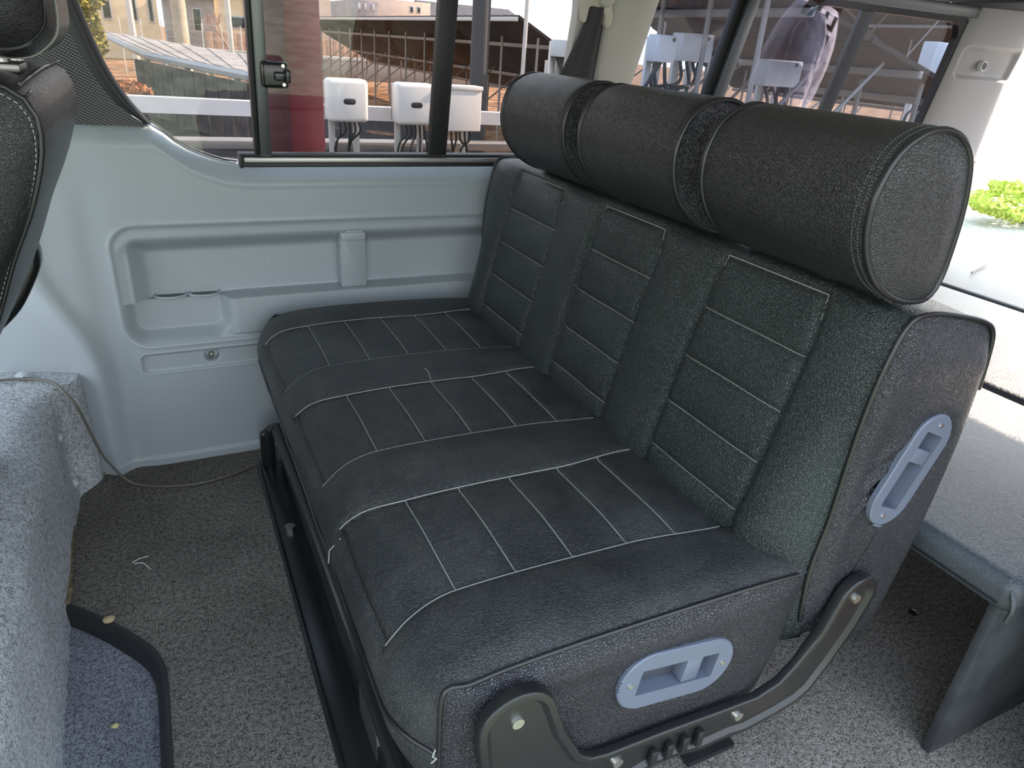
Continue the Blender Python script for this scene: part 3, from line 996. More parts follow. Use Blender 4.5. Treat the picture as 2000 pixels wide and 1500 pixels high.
# --- folding handles (plate, recess, lever, screws)
def handle(p0, p1, r, y0, flip, label, wx, wz, la, lb):
    p0, p1 = np.array(p0, float), np.array(p1, float)
    ax = (p1 - p0) / np.linalg.norm(p1 - p0)
    nn = np.array([-ax[1], ax[0]])
    c = (p0 + p1) / 2
    def at(u, v): return c + ax * u + nn * v
    outer = resample(stadium(p0, p1, r, 16), 64, True)
    hole = [at(u, v) for u, v in ((-wx, -wz), (wx, -wz), (wx, wz), (-wx, wz))]
    hol = resample(hole, 64, True)
    # align start angles
    ang = lambda P: np.arctan2((P - c) @ nn, (P - c) @ ax)
    def roll(P):
        P = P[::-1] if np.cross(P[1] - P[0], P[2] - P[1]) < 0 else P
        return np.roll(P, -int(np.argmin(np.abs(ang(P) + 0.01))), axis=0)
    outer, hol = roll(outer), roll(hol)
    V, F = [], []
    N = 64
    for (A, y) in ((outer, y0 + 0.004), (outer, y0 - 0.003), (c + (outer - c) * 0.975, y0 - 0.0045), (hol, y0 - 0.0045), (hol, y0 + 0.018)):
        V += [(p[0], y, p[1]) for p in A]
    for a in range(4):
        for i in range(N):
            j = (i + 1) % N
            F.append((a * N + i, a * N + j, (a + 1) * N + j, (a + 1) * N + i))
    pl_ = pyd('handle_plate', V, F, M['handle'], bench, sharp=30)
    pl_['label'] = label
    b4 = [at(u, v) for u, v in ((-wx - .004, -wz - .004), (wx + .004, -wz - .004), (wx + .004, wz + .004), (-wx - .004, wz + .004))]
    prism('recess', b4, lambda x, z: (x, y0 + 0.022, z), lambda x, z: (x, y0 + 0.016, z), M['handled'], pl_)
    lv = [at(u, v) for u, v in ((la, -wz + .001), (lb, -wz + .001), (lb, wz - .001), (la, wz - .001))]
    prism('lever', lv, lambda x, z: (x, y0 + 0.017, z), lambda x, z: (x, y0 - 0.003, z), M['handle'], pl_, bev=0.0015)
    for s_ in (-1, 1):
        q = at(s_ * (wx + 0.014), 0)
        sc = cyl('screw', (q[0], y0 + 0.002, q[1]), (q[0], y0 - 0.0062, q[1]), 0.0052, M['steel'], pl_, 14, 0.0036)
        bm = bmesh.new()
        add_cyl(bm, (q[0], y0 - 0.0058, q[1]), (q[0], y0 - 0.0066, q[1]), 0.0016, 6)
    bm = bmesh.new()
    for i in range(4):
        q = at(-(wx + 0.030), -0.008 + 0.0052 * i)
        add_box(bm, (q[0] - 0.0035, y0 - 0.0052, q[1] - 0.0011), (q[0] + 0.0035, y0 - 0.0040, q[1] + 0.0011), 0.0003, 1)
    bmo('embossed_mark', bm, M['handle'], pl_)
handle(SH0, SH1, SHR, -0.0125, False, 'slate grey fold handle in the seat side', 0.066, 0.021, 0.012, 0.040)
handle(BH0, BH1, BHR, -0.0125, False, 'slate grey fold handle in the backrest side', 0.060, 0.021, 0.012, 0.034)

# --- headrests: bolster with rounded half-moon section
hsec = [(0.540, 1.006), (0.512, 0.984), (0.497, 0.945), (0.498, 0.905), (0.514, 0.868), (0.545, 0.835), (0.590, 0.812), (0.630, 0.806), (0.655, 0.812), (0.667, 0.838), (0.667, 0.890), (0.660, 0.940), (0.642, 0.985), (0.612, 1.008), (0.575, 1.015)]
hloop = resample(cr(hsec, 10, True), 72, True)
hc = hloop.mean(0)
hcap_label = ['headrest nearest the camera with twin-stitched end', 'middle headrest', 'headrest nearest the window']
for i, (y0, y1) in enumerate(((0.022, 0.306), (0.372, 0.655), (0.712, 0.990))):
    V = []
    for t in np.linspace(0, 1, 36):
        e_ = min(t, 1 - t)
        k_ = 1 - 0.035 * (1 - min(1, e_ / 0.10)) ** 2 - 0.008 * math.sin(math.pi * t * 3) ** 2 * (0.3 if i else 0)
        y = y0 + (y1 - y0) * t
        V.append([(hc[0] + (p[0] - hc[0]) * k_, y, hc[1] + (p[1] - hc[1]) * k_) for p in hloop])
    h = grid('headrest', np.array(V), M['head'], bench, wrap=True, fix=True)
    h['label'] = hcap_label[i]
    for (yy, sg) in ((y0, -1), (y1, 1)):
        rim = [(hc[0] + (p[0] - hc[0]) * 0.967, yy, hc[1] + (p[1] - hc[1]) * 0.967) for p in hloop]
        W_ = []
        for t in np.linspace(0, 1, 12):
            k_ = (1 - t) * 0.965
            W_.append([(hc[0] + (p[0] - hc[0]) * k_, yy + sg * 0.010 * (1 - (1 - min(1, t * 1.6)) ** 2), hc[1] + (p[1] - hc[1]) * k_) for p in hloop])
        grid('end_panel', np.array(W_), M['head'] if i == 0 else M['side'], h, wrap=True, fix=True)
        tube('piping', rim, 0.0042, M['pipe'], h, 8, True)
    # twin stitch rows beside the near end
    bm = bmesh.new()
    for dy, kk in ((0.010, 0.992), (0.018, 1.0)) if i == 0 else ((0.012, 0.994),):
        e_ = dy / (y1 - y0)
        k_ = 1 - 0.035 * (1 - min(1, e_ / 0.10)) ** 2
        lp = resample(hloop, 150, True)
        for q in range(0, 150, 1):
            if i and q % 1: continue
            a, b_ = lp[q], lp[(q + 1) % 150]
            b_ = a + (b_ - a) * 0.62
            c_ = [(hc[0] + (p[0] - hc[0]) * (k_ + 0.002), y0 + dy, hc[1] + (p[1] - hc[1]) * (k_ + 0.002)) for p in (a, b_)]
            add_tube(bm, c_, 0.0008 if i == 0 else 0.0005, 4)
    bmo('stitching', bm, M['pipe'] if i else mat('dark_thread', (0.09, 0.09, 0.09), 0.6), h, sharp=None)['kind'] = 'stuff'
    if i:
        bm = bmesh.new()
        lp = [(hc[0] + (p[0] - hc[0]) * 0.972, y0 - 0.003, hc[1] + (p[1] - hc[1]) * 0.972) for p in hloop]
        add_tube(bm, lp, 0.0012, 5, True)
        bmo('piping', bm, M['web'], h)

# --- black side bracket with pressed rim and bolts
def arc(cx, cz, r, a0, a1, n=9):
    return [(cx + r * math.cos(math.radians(a)), cz + r * math.sin(math.radians(a))) for a in np.linspace(a0, a1, n)]
bo = arc(0.083, 0.368, 0.050, 190, 28, 12) + [(0.150, 0.325), (0.182, 0.262)] + [(0.200, 0.246), (0.225, 0.240)] + [(0.32, 0.236), (0.43, 0.228), (0.490, 0.224)] + [(0.530, 0.236), (0.556, 0.262), (0.585, 0.318)] + arc(0.641, 0.366, 0.039, 165, -20, 11) + [(0.672, 0.30), (0.640, 0.235), (0.610, 0.186)] + [(0.585, 0.170), (0.54, 0.160), (0.48, 0.153), (0.45, 0.158), (0.40, 0.157), (0.36, 0.166), (0.31, 0.170), (0.27, 0.160), (0.22, 0.140), (0.16, 0.128), (0.10, 0.150), (0.066, 0.22), (0.042, 0.30)]
YB = -0.024
br = prism('side_bracket', bo, lambda x, z: (x, YB + 0.006, z), lambda x, z: (x, YB - 0.008 - (0.004 if z > 0.3 else 0), z), M['bracket'], bench, bev=0.003, seg=3, inset=[(0.010, 0.0), (0.006, -0.006)])
br['label'] = 'black pressed steel hinge bracket with bolts'
for bx, bz in ((0.083, 0.370), (0.641, 0.364), (0.458, 0.201), (0.244, 0.214)):
    cyl('bolt', (bx, YB, bz), (bx, YB - 0.010, bz), 0.0095, M['steel'], br, 20, 0.0075)
bm = bmesh.new()
for x0 in (0.300, 0.327, 0.354, 0.381):
    add_box(bm, (x0, YB - 0.012, 0.176), (x0 + 0.012, YB - 0.003, 0.206), 0.002)
bmo('pressed_ribs', bm, M['bracket'], br)
br2 = prism('side_bracket', bo, lambda x, z: (x, BW - YB + 0.006, z), lambda x, z: (x, BW - YB - 0.006, z), M['bracket'], bench, bev=0.003)

# --- tube base, floor rail, feet
tp = [(-0.038, 1.186, 0.004), (-0.038, 1.186, 0.095)] + [(-0.038 + 0.024 * math.sin(a), 1.186 - 0.035 * (1 - math.cos(a)), 0.095 + 0.030 * math.sin(a)) for a in np.linspace(0.2, math.pi / 2, 7)] + [(-0.010, 1.10, 0.126), (-0.004, 0.6, 0.126), (-0.002, 0.06, 0.124)]
tube('base_tube', cr(tp, 4), 0.0185, M['blackpaint'], bench, 14)
tube('base_tube', [(0.50, 1.16, 0.126), (0.50, 0.06, 0.126)], 0.0185, M['blackpaint'], bench, 14)
tube('base_leg', cr([(0.53, 0.075, 0.20), (0.535, 0.07, 0.12), (0.53, 0.075, 0.004)], 6), 0.019, M['darksteel'], bench, 14)
tube('base_leg', [(0.0, 0.08, 0.126), (0.0, 0.08, 0.004)], 0.016, M['blackpaint'], bench, 12)
rl = box('floor_rail', (-0.066, 0.05, 0.0), (0.004, 1.20, 0.010), M['blackpaint'], bench, 0.003)
box('rail_flange', (-0.010, 0.05, 0.010), (0.004, 1.17, 0.045), M['blackpaint'], rl, 0.003)
box('rail_lip', (-0.070, 0.05, 0.0), (-0.060, 1.20, 0.016), M['blackpaint'], rl, 0.003)
for by in (0.885,):
    cyl('bolt', (-0.036, by, 0.009), (-0.036, by, 0.019), 0.0125, M['steel'], rl, 6)
box('floor_rail', (0.46, 0.03, 0.0), (0.56, 1.20, 0.012), M['blackpaint'], bench, 0.003)
box('seat_pan', (0.02, 0.03, 0.185), (0.55, 1.19, 0.228), M['black'], bench, 0.006)
box('cross_member', (0.0, 0.62, 0.100), (0.52, 0.66, 0.150), M['blackpaint'], bench, 0.004)
box('cross_member', (0.0, 0.24, 0.090), (0.52, 0.28, 0.150), M['blackpaint'], bench, 0.004)
ft = box('foot_bracket', (-0.012, 0.235, 0.0), (0.026, 0.345, 0.075), M['darksteel'], bench, 0.004)
box('hinge_block', (0.36, 0.02, 0.10), (0.50, 0.07, 0.17), M['blackpaint'], bench, 0.004)
box('hinge_block', (0.34, 0.05, 0.04), (0.46, 0.085, 0.12), M['black'], bench, 0.004)
cyl('pivot', (0.005, 0.36, 0.16), (0.005, 0.33, 0.16), 0.018, M['blackpaint'], bench, 16)

# ================================================================== FRONT SEATS
ds = empty('driver_seat', (-0.38, 0.68, 0.28), 'black leather front seat at the left edge, seen from behind with headrest', 'car seat')
dsec = [(-0.585, 0.30), (-0.560, 0.42), (-0.515, 0.53), (-0.455, 0.62), (-0.402, 0.71), (-0.362, 0.80), (-0.332, 0.86), (-0.313, 0.91), (-0.306, 0.945), (-0.311, 0.975), (-0.335, 0.993), (-0.385, 1.000), (-0.43, 0.985), (-0.46, 0.93), (-0.50, 0.80), (-0.56, 0.62), (-0.66, 0.45), (-0.70, 0.34), (-0.66, 0.29)]
dl_ = resample(cr(dsec, 8, True), 90, True)
dc = dl_.mean(0)
V = []
ysd = np.linspace(0.45, 0.955, 30)
for y in ysd:
    t = (y - 0.45) / 0.505
    e_ = min(t, 1 - t)
    k_ = 1 - 0.07 * (1 - min(1, e_ / 0.16)) ** 2 * (1 if t > 0.5 else 0.35)
    bul = 0.006 * math.sin(math.pi * t)
    V.append([(dc[0] + (p[0] - dc[0]) * k_ + bul * (1 if p[0] > dc[0] else 0), y, dc[1] + (p[1] - dc[1]) * (1 - (1 - k_) * 0.6)) for p in dl_])
db = grid('backrest', np.array(V), M['front'], ds, wrap=True, fix=True)
for (row, sg, yy) in ((V[0], -1, 0.45), (V[-1], 1, 0.955)):
    lp = np.array(row)[:, (0, 2)]
    c_ = lp.mean(0)
    W_ = []
    for t in np.linspace(0, 1, 24):
        q = lp * (1 - t) + c_ * t
        W_.append(np.stack([q[:, 0], yy + sg * 0.030 * (1 - (1 - min(1, t * 2.2)) ** 2) + 0 * q[:, 0], q[:, 1]], 1))
    grid('side_bolster', np.array(W_), M['front'], ds, wrap=True, fix=True)
rim = [(p[0] - 0.001, 0.448, p[2]) for p in V[0]]
tube('piping', rim, 0.0032, M['pipe'], db, 8, True)
bm = bmesh.new()
lp = resample(np.array([(p[0], p[2]) for p in V[0]]), 260, True)
c_ = lp.mean(0)
for q in range(260):
    a = lp[q]; b_ = a + (lp[(q + 1) % 260] - a) * 0.65
    add_tube(bm, [(c_[0] + (p[0] - c_[0]) * 0.965, 0.444, c_[1] + (p[1] - c_[1]) * 0.985) for p in (a, b_)], 0.0007, 4)
bmo('stitching', bm, M['thread'], db, sharp=None)['kind'] = 'stuff'
# double top seam on the back shell
for dz in (0.0, 0.016):
    tube('piping', [(-0.318 - 0.25 * dz, y, 0.978 + dz * 0.7 + 0.004 * math.sin((y - .45) * 6)) for y in np.linspace(0.455, 0.94, 20)], 0.0022, M['pipe'], db, 6)
# headrest of the front seat
fh = [(-0.302, 1.022), (-0.286, 1.045), (-0.284, 1.10), (-0.290, 1.17), (-0.310, 1.23), (-0.350, 1.25), (-0.395, 1.235), (-0.415, 1.18), (-0.415, 1.09), (-0.40, 1.035), (-0.36, 1.012), (-0.325, 1.010)]
fl_ = resample(cr(fh, 8, True), 64, True)
fc = fl_.mean(0)
V = []
for t in np.linspace(0, 1, 22):
    e_ = min(t, 1 - t)
    k_ = 1 - 0.10 * (1 - min(1, e_ / 0.2)) ** 2
    V.append([(fc[0] + (p[0] - fc[0]) * k_, 0.515 + 0.28 * t, fc[1] + (p[1] - fc[1]) * k_) for p in fl_])
fhr = grid('headrest', np.array(V), M['front'], ds, wrap=True, fix=True)
for (row, sg, yy) in ((V[0], -1, 0.515), (V[-1], 1, 0.795)):
    lp = np.array(row)[:, (0, 2)]
    W_ = []
    for t in np.linspace(0, 1, 14):
        q = lp * (1 - t) + fc * t
        W_.append(np.stack([q[:, 0], yy + sg * 0.035 * (1 - (1 - min(1, t * 1.8)) ** 2) + 0 * q[:, 0], q[:, 1]], 1))
    grid('side_panel', np.array(W_), M['front'], fhr, wrap=True, fix=True)
tube('piping', [(p[0], 0.514, p[2]) for p in V[0]], 0.0026, M['pipe'], fhr, 6, True)
tube('piping', [(p[0] + 0.001, 0.56, p[2]) for p in V[3]], 0.0016, M['thread'], fhr, 5, True)
for py in (0.58, 0.72):
    tube('headrest_post', [(-0.352, py, 0.985), (-0.352, py, 1.03)], 0.008, M['steel'], ds, 10)
box('post_guide', (-0.375, 0.545, 0.994), (-0.330, 0.615, 1.004), M['darksteel'], ds, 0.003)
# seat base and recliner cover
box('seat_base', (-1.10, 0.47, 0.300), (-0.64, 0.95, 0.45), M['front'], ds, 0.05, 4)
rc = prism('recliner_cover', [(x, z) for x, z in resample(cr([(-0.455, 0.72), (-0.418, 0.700), (-0.412, 0.660), (-0.432, 0.615), (-0.470, 0.560), (-0.53, 0.52), (-0.55, 0.60), (-0.50, 0.70)], 6, True), 40, True)], lambda x, z: (x, 0.99, z), lambda x, z: (x, 0.935, z), M['blackgloss'], ds, bev=0.012, seg=3)

ps = empty('jump_seat', (-0.45, 0.2, 0.28), 'charcoal fabric centre seat back at the lower left edge', 'car seat')
psec = [(-0.57, 0.31), (-0.54, 0.42), (-0.49, 0.54), (-0.44, 0.625), (-0.395, 0.70), (-0.375, 0.77), (-0.372, 0.82), (-0.385, 0.85), (-0.43, 0.87), (-0.49, 0.85), (-0.53, 0.75), (-0.60, 0.55), (-0.64, 0.40), (-0.62, 0.31)]
pl2 = resample(cr(psec, 8, True), 60, True); pc = pl2.mean(0)
V = []
for t in np.linspace(0, 1, 20):
    e_ = min(t, 1 - t)
    k_ = 1 - 0.12 * (1 - min(1, e_ / 0.18)) ** 2
    V.append([(pc[0] + (p[0] - pc[0]) * k_, 0.05 + 0.335 * t, pc[1] + (p[1] - pc[1]) * k_) for p in pl2])
pb = grid('backrest', np.array(V), M['fabric'], ps, wrap=True, fix=True)
for (row, sg, yy) in ((V[0], -1, 0.05), (V[-1], 1, 0.385)):
    lp = np.array(row)[:, (0, 2)]
    W_ = []
    for t in np.linspace(0, 1, 12):
        q = lp * (1 - t) + pc * t
        W_.append(np.stack([q[:, 0], yy + sg * 0.02 * (1 - (1 - min(1, t * 2)) ** 2) + 0 * q[:, 0], q[:, 1]], 1))
    grid('side_panel', np.array(W_), M['fabric'], ps, wrap=True, fix=True)
box('seat_base', (-1.02, 0.08, 0.300), (-0.62, 0.38, 0.42), M['fabric'], ps, 0.04, 4)

# ================================================================== BED PLATFORM behind the bench
def bed_board(x0, x1, y0, y1, z0, z1, label):
    bm = bmesh.new()
    add_box(bm, (x0, y0, z0), (x1, y1, z1), 0.022, 5)
    o = bmo('bed_board', bm, M['bed'], None, sharp=None)
    tag(o, label, 'bed board', 'padded leather boards of the bed platform')
    tube('seam', [(x0 + 0.0005, y0 + 0.02, z0 + 0.018), (x0 + 0.0005, y1 - 0.02, z0 + 0.018)], 0.0022, M['pipe'], o, 6)
    return o
b1 = bed_board(0.832, 1.502, -0.142, 1.16, 0.352, 0.412, 'black leather bed board directly behind the bench backrest')
b2 = bed_board(1.518, 2.232, -0.142, 1.16, 0.352, 0.412, 'middle leather bed board between two dark gaps')
b3 = bed_board(2.248, 2.70, -0.142, 1.16, 0.352, 0.412, 'rearmost leather bed board lit white by the rear opening')
tube('corner_seam', cr([(0.845, -0.120, 0.408), (0.832, -0.142, 0.38), (0.842, -0.139, 0.345)], 5), 0.0035, M['bed'], b1, 6)
tube('pull_cord', cr([(2.50, 1.02, 0.417), (2.62, 1.06, 0.416), (2.69, 1.08, 0.418)], 5), 0.003, M['black'], b3, 5)
pn = box('side_board', (0.872, -0.115, 0.0), (2.68, -0.098, 0.352), mottled('charcoal_board', (0.030, 0.032, 0.036), (0.05, 0.052, 0.056), 9, 0.5), bev=0.003)
tag(pn, 'upright charcoal side board under the near edge of the bed', 'board')
pn2 = box('side_board', (0.90, 1.10, 0.0), (2.68, 1.118, 0.352), M['fabric'], bev=0.003)
tag(pn2, 'charcoal side board carrying the far edge of the bed', 'board')

# ================================================================== SEAT BELT
sb = empty('seat_belt', (0.83, 1.21, 0.8), 'charcoal seat belt hanging from a cream anchor by the pillar', 'seat belt')
V = []
for z, xl, xr in ((1.165, 0.820, 0.866), (1.14, 0.818, 0.866), (1.10, 0.806, 0.864), (1.05, 0.786, 0.864), (0.998, 0.766, 0.866), (0.94, 0.744, 0.864), (0.88, 0.722, 0.860), (0.80, 0.70, 0.850)):
    y = gy(z) - 0.034
    row = []
    for t in np.linspace(0, 1, 9):
        row.append((xl + (xr - xl) * t, y - 0.010 * math.sin(math.pi * t) - 0.004 * math.sin(9 * t), z))
    V.append(row)
for row in list(V): pass
A = np.array(V)
B = A.copy(); B[..., 1] += 0.0018
P = np.concatenate([A, B[:, ::-1]], axis=1)
grid('webbing', P, M['web'], sb, wrap=True, fix=True)
CR = mat('cream_plastic', (0.60, 0.56, 0.46), 0.4)
yb = 1.205
ab = prism('anchor', [(x, z) for x, z in resample(cr([(0.795, 1.190), (0.800, 1.150), (0.806, 1.130), (0.816, 1.128), (0.819, 1.148), (0.822, 1.164), (0.845, 1.157), (0.866, 1.150), (0.872, 1.130), (0.880, 1.118), (0.891, 1.126), (0.893, 1.146), (0.886, 1.165), (0.880, 1.190), (0.84, 1.20)], 6, True), 90, True)], lambda x, z: (x, gy(z) - 0.022, z), lambda x, z: (x, gy(z) - 0.040, z), CR, sb, bev=0.004)
cpv = prism('anchor_cover', [(x, z) for x, z in resample(cr([(0.830, 1.25), (0.835, 1.19), (0.848, 1.166), (0.872, 1.170), (0.888, 1.20), (0.898, 1.25), (0.865, 1.27)], 6, True), 50, True)], lambda x, z: (x, gy(z) - 0.03, z), lambda x, z: (x, gy(z) - 0.062, z), M['beige'], sb, bev=0.010, seg=3)

# ================================================================== CABLE AND CRUMBS
cb_ = tube('cable', cr([(-0.66, 1.27, 0.301), (-0.586, 1.272, 0.299), (-0.541, 1.266, 0.298), (-0.489, 1.236, 0.297), (-0.461, 1.192, 0.287), (-0.440, 1.176, 0.250), (-0.421, 1.200, 0.13), (-0.405, 1.212, 0.07), (-0.365, 1.212, 0.006), (-0.285, 1.169, 0.005), (-0.202, 1.158, 0.005), (-0.13, 1.175, 0.005), (-0.078, 1.200, 0.005)], 8), 0.0034, M['cable'], None, 8)
tag(cb_, 'thin grey cable curving from the carpet hump across the floor', 'cable')
lint = mat('white_lint', (0.6, 0.58, 0.54), 0.9)
o = tube('lint_thread', cr([(-0.366, 0.896, 0.002), (-0.35, 0.90, 0.005), (-0.335, 0.906, 0.002)], 5), 0.0012, lint, None, 5)
tag(o, 'short straight white thread on the dark floor carpet', 'lint')
o = tube('lint_thread', cr([(-0.362, 0.890, 0.002), (-0.345, 0.882, 0.005), (-0.330, 0.858, 0.002)], 5), 0.0012, lint, None, 5)
tag(o, 'short curved white thread lying below the straight one', 'lint')
def crumb(name, loc, r, ma, label, cat):
    bm = bmesh.new()
    bmesh.ops.create_icosphere(bm, subdivisions=2, radius=r)
    for v in bm.verts:
        v.co = Vector((v.co.x * rng.uniform(0.8, 1.3), v.co.y * rng.uniform(0.7, 1.2), v.co.z * 0.5)) + Vector(loc)
    o = bmo(name, bm, ma)
    return tag(o, label, cat)
crumb('leaf_scrap', (-0.405, 0.728, 0.006), 0.010, mat('dry_leaf', (0.55, 0.42, 0.25), 0.8), 'small tan leaf scrap on the step edging', 'leaf')
crumb('crumb', (-0.395, 0.500, -0.030), 0.006, mat('yellow_crumb', (0.55, 0.48, 0.22), 0.8), 'yellowish crumb on the blue-grey step carpet', 'crumb')
crumb('crumb', (0.92, 0.22, 0.004), 0.005, mat('pale_crumb', (0.7, 0.62, 0.42), 0.8), 'pale crumb on the floor behind the bench', 'crumb')
crumb('plastic_clip', (1.16, 0.13, 0.006), 0.010, M['black'], 'little black clip on the carpet below the bed edge', 'clip')
crumb('wire_grommet', (-0.548, 1.285, 0.300), 0.015, mat('pale_grommet', (0.5, 0.53, 0.55), 0.4), 'pale plastic corner piece where the cable meets the trim', 'grommet')

# ================================================================== OUTSIDE
M['soil'] = mottled('orange_brown_soil', (0.16, 0.075, 0.035), (0.50, 0.27, 0.14), 2.2, 0.95, 0.05)
M['concrete'] = mottled('pale_concrete', (0.46, 0.45, 0.42), (0.58, 0.57, 0.54), 3, 0.9)
M['gravel'] = mottled('green_grey_gravel', (0.14, 0.18, 0.13), (0.26, 0.31, 0.235), 6, 0.95)
M['pvback'] = mottled('panel_backsheet', (0.030, 0.020, 0.017), (0.062, 0.042, 0.034), 1.2, 0.7)
M['galv'] = mat('galvanised_steel', (0.62, 0.60, 0.58), 0.45, 0.4)
M['galvd'] = mat('dull_galvanised', (0.30, 0.27, 0.25), 0.5, 0.3)
M['white'] = mat('white_enclosure', (0.80, 0.76, 0.73), 0.35)
M['slot'] = mat('dark_display', (0.03, 0.03, 0.035), 0.2)

gs = pyd('ground', [(-60, 1.9, GZ + 0.012), (3.0, 1.9, GZ + 0.012), (3.9, 9.0, GZ + 0.012), (5.2, 15.5, GZ + 0.012), (-60, 15.5, GZ + 0.012)], [(0, 1, 2, 3, 4)], mottled('dark_ground_sunlit_patches', (0.035, 0.030, 0.028), (0.36, 0.17, 0.08), 1.1, 0.95, 0.03, 0.60, 0.70))  # sunlit patches are put into the ground colour as orange noise
tag(gs, 'dark ground with sunlit patches painted in orange around the inverters', kind='structure')
gs = pyd('ground', [(-150, 1.9, GZ), (3.0, 1.9, GZ), (100, 64.5, GZ), (100, 250, GZ), (-150, 250, GZ)], [(0, 1, 2, 3, 4)], M['soil'])
tag(gs, 'orange-brown bare soil of the solar field', kind='structure')
gs = pyd('ground', [(3.0, 0.3, GZ), (150, 0.3, GZ), (150, 64.5, GZ), (100, 64.5, GZ), (3.0, 1.9, GZ)], [(0, 1, 2, 3, 4)], M['concrete'])
tag(gs, 'pale sunlit yard behind the van', kind='structure')
gs = pyd('ground', [(3.0, -80, GZ), (150, -80, GZ), (150, 0.3, GZ), (3.0, 0.3, GZ)], [(0, 1, 2, 3)], mottled('dark_asphalt', (0.018, 0.020, 0.023), (0.032, 0.034, 0.038), 5, 0.9))
tag(gs, 'dark asphalt lane beside the pale yard', kind='structure')
gs = pyd('ground', [(-80, -80, GZ), (3.0, -80, GZ), (3.0, 1.9, GZ), (-80, 1.9, GZ)], [(0, 1, 2, 3)], M['gravel'])
tag(gs, 'green-grey gravel yard beside the open van door', kind='structure')

# red square post right outside the glass
rp_ = empty('steel_post', (0.245, 2.05, GZ), 'dark red painted square steel post just outside the front window', 'post')
bm = bmesh.new()
add_box(bm, (-0.070, -0.070, 0), (0.070, 0.070, 3.0), 0.006, 2, Matrix.Translation((0.232, 2.05, GZ)) @ Matrix.Rotation(math.radians(27), 4, 'Z'))
bmo('shaft', bm, mottled('worn_red_paint', (0.050, 0.003, 0.008), (0.075, 0.006, 0.014), 3, 0.4), rp_)
bm = bmesh.new()
add_box(bm, (-0.12, -0.12, 0), (0.12, 0.12, 0.02), 0.004, 2, Matrix.Translation((0.232, 2.05, GZ)) @ Matrix.Rotation(math.radians(27), 4, 'Z'))
bmo('base_plate', bm, M['galvd'], rp_)

# inverter boxes on their stands, cable beam behind them
def inverter(x0, x1, z0, z1, y, label, slot=True, turn=0.0):
    e_ = empty('inverter', ((x0 + x1) / 2, y, GZ), label, 'inverter', 'inverters standing in the solar field')
    c = Vector(((x0 + x1) / 2, y, 0))
    R_ = Matrix.Translation(c) @ Matrix.Rotation(turn, 4, 'Z') @ Matrix.Translation(-c)
    def bx(nm, lo, hi, ma, par, bev, seg=2):
        bm = bmesh.new(); add_box(bm, lo, hi, bev, seg, R_)
        return bmo(nm, bm, ma, par)
    sh = bx('housing', (x0, y, z0), (x1, y + 0.20, z1), M['white'], e_, 0.045 if slot else 0.012, 4)
    bx('heat_sink', (x0 + 0.015, y + 0.20, z0 + 0.03), (x1 - 0.015, y + 0.27, z1 - 0.03), M['galvd'], e_, 0.008)
    if slot:
        cx, cz = (x0 + x1) / 2 + 0.01, z0 + (z1 - z0) * 0.49
        poly = stadium((cx - 0.035, cz), (cx + 0.035, cz), 0.028, 8)
        bm = bmesh.new()
        prism('display', poly, lambda a, b_: R_ @ Vector((a, y + 0.01, b_)), lambda a, b_: R_ @ Vector((a, y - 0.004, b_)), M['slot'], e_, bev=0.002)
        bm.free()
    else:
        bx('lid', (x0 - 0.008, y - 0.012, z1 - 0.03), (x1 + 0.008, y + 0.21, z1 + 0.012), M['white'], e_, 0.006)
    for k in range(5):
        xx = x0 + (x1 - x0) * (0.3 + 0.12 * k)
        p = cr([R_ @ Vector((xx, y + 0.08, z0 + 0.01)), R_ @ Vector((xx + 0.01, y + 0.08, z0 - 0.10)), R_ @ Vector((xx + rng.uniform(-.1, .1), y + 0.10, z0 - 0.26)), R_ @ Vector((xx + rng.uniform(-.2, .2), y + 0.2, GZ + 0.02))], 5)
        tube('cable', p, 0.012, M['black'], e_, 5)
    for xx in (x0 + 0.05, x1 - 0.11):
        bx('stand_leg', (xx, y + 0.22, GZ), (xx + 0.06, y + 0.27, z1 - 0.06), M['galv'], e_, 0.004)
    return e_
inverter(1.405, 1.822, 0.250, 0.660, 7.0, 'white inverter with dark display, nearest to the red post')
inverter(2.115, 2.53, 0.235, 0.650, 7.0, 'white inverter with dark display half hidden by the black window divider')
inverter(2.62, 3.08, 0.185, 0.635, 7.0, 'plain white cabinet with a lid right of the window divider', slot=False, turn=math.radians(4))
bmz = pyd('cable_beam', [(x, y, z) for x in (-1.3, 4.6) for y, z in ((7.42, 0.395 - 0.012 * x), (7.42, 0.250 - 0.010 * x), (7.56, 0.250 - 0.010 * x), (7.56, 0.395 - 0.012 * x))], [(0, 1, 5, 4), (1, 2, 6, 5), (2, 3, 7, 6), (3, 0, 4, 7), (0, 3, 2, 1), (4, 5, 6, 7)], mat('white_beam', (0.72, 0.70, 0.72), 0.5), sharp=20)
tag(bmz, 'long white horizontal cable beam behind the inverters', 'beam')
for i, xx in enumerate((-1.0, 1.0, 4.3)):
    box('beam_leg', (xx, 7.43, GZ), (xx + 0.08, 7.51, 0.30), M['galv'], bmz, 0.004)
dk = box('cable_tray', (-1.2, 7.6, -0.10), (4.6, 7.9, -0.02), M['galvd'], bev=0.005)
tag(dk, 'dull metal cable tray running low behind the white beam', 'tray')
for xx in (-1.0, 1.2, 4.4):
    box('tray_leg', (xx, 7.72, GZ), (xx + 0.05, 7.77, -0.09), M['galvd'], dk, 0.003)
# dark colour for the boards that stand in for shade under the shed eaves
M['shade'] = mottled('eave_shade', (0.05, 0.042, 0.042), (0.10, 0.085, 0.082), 4, 0.8)

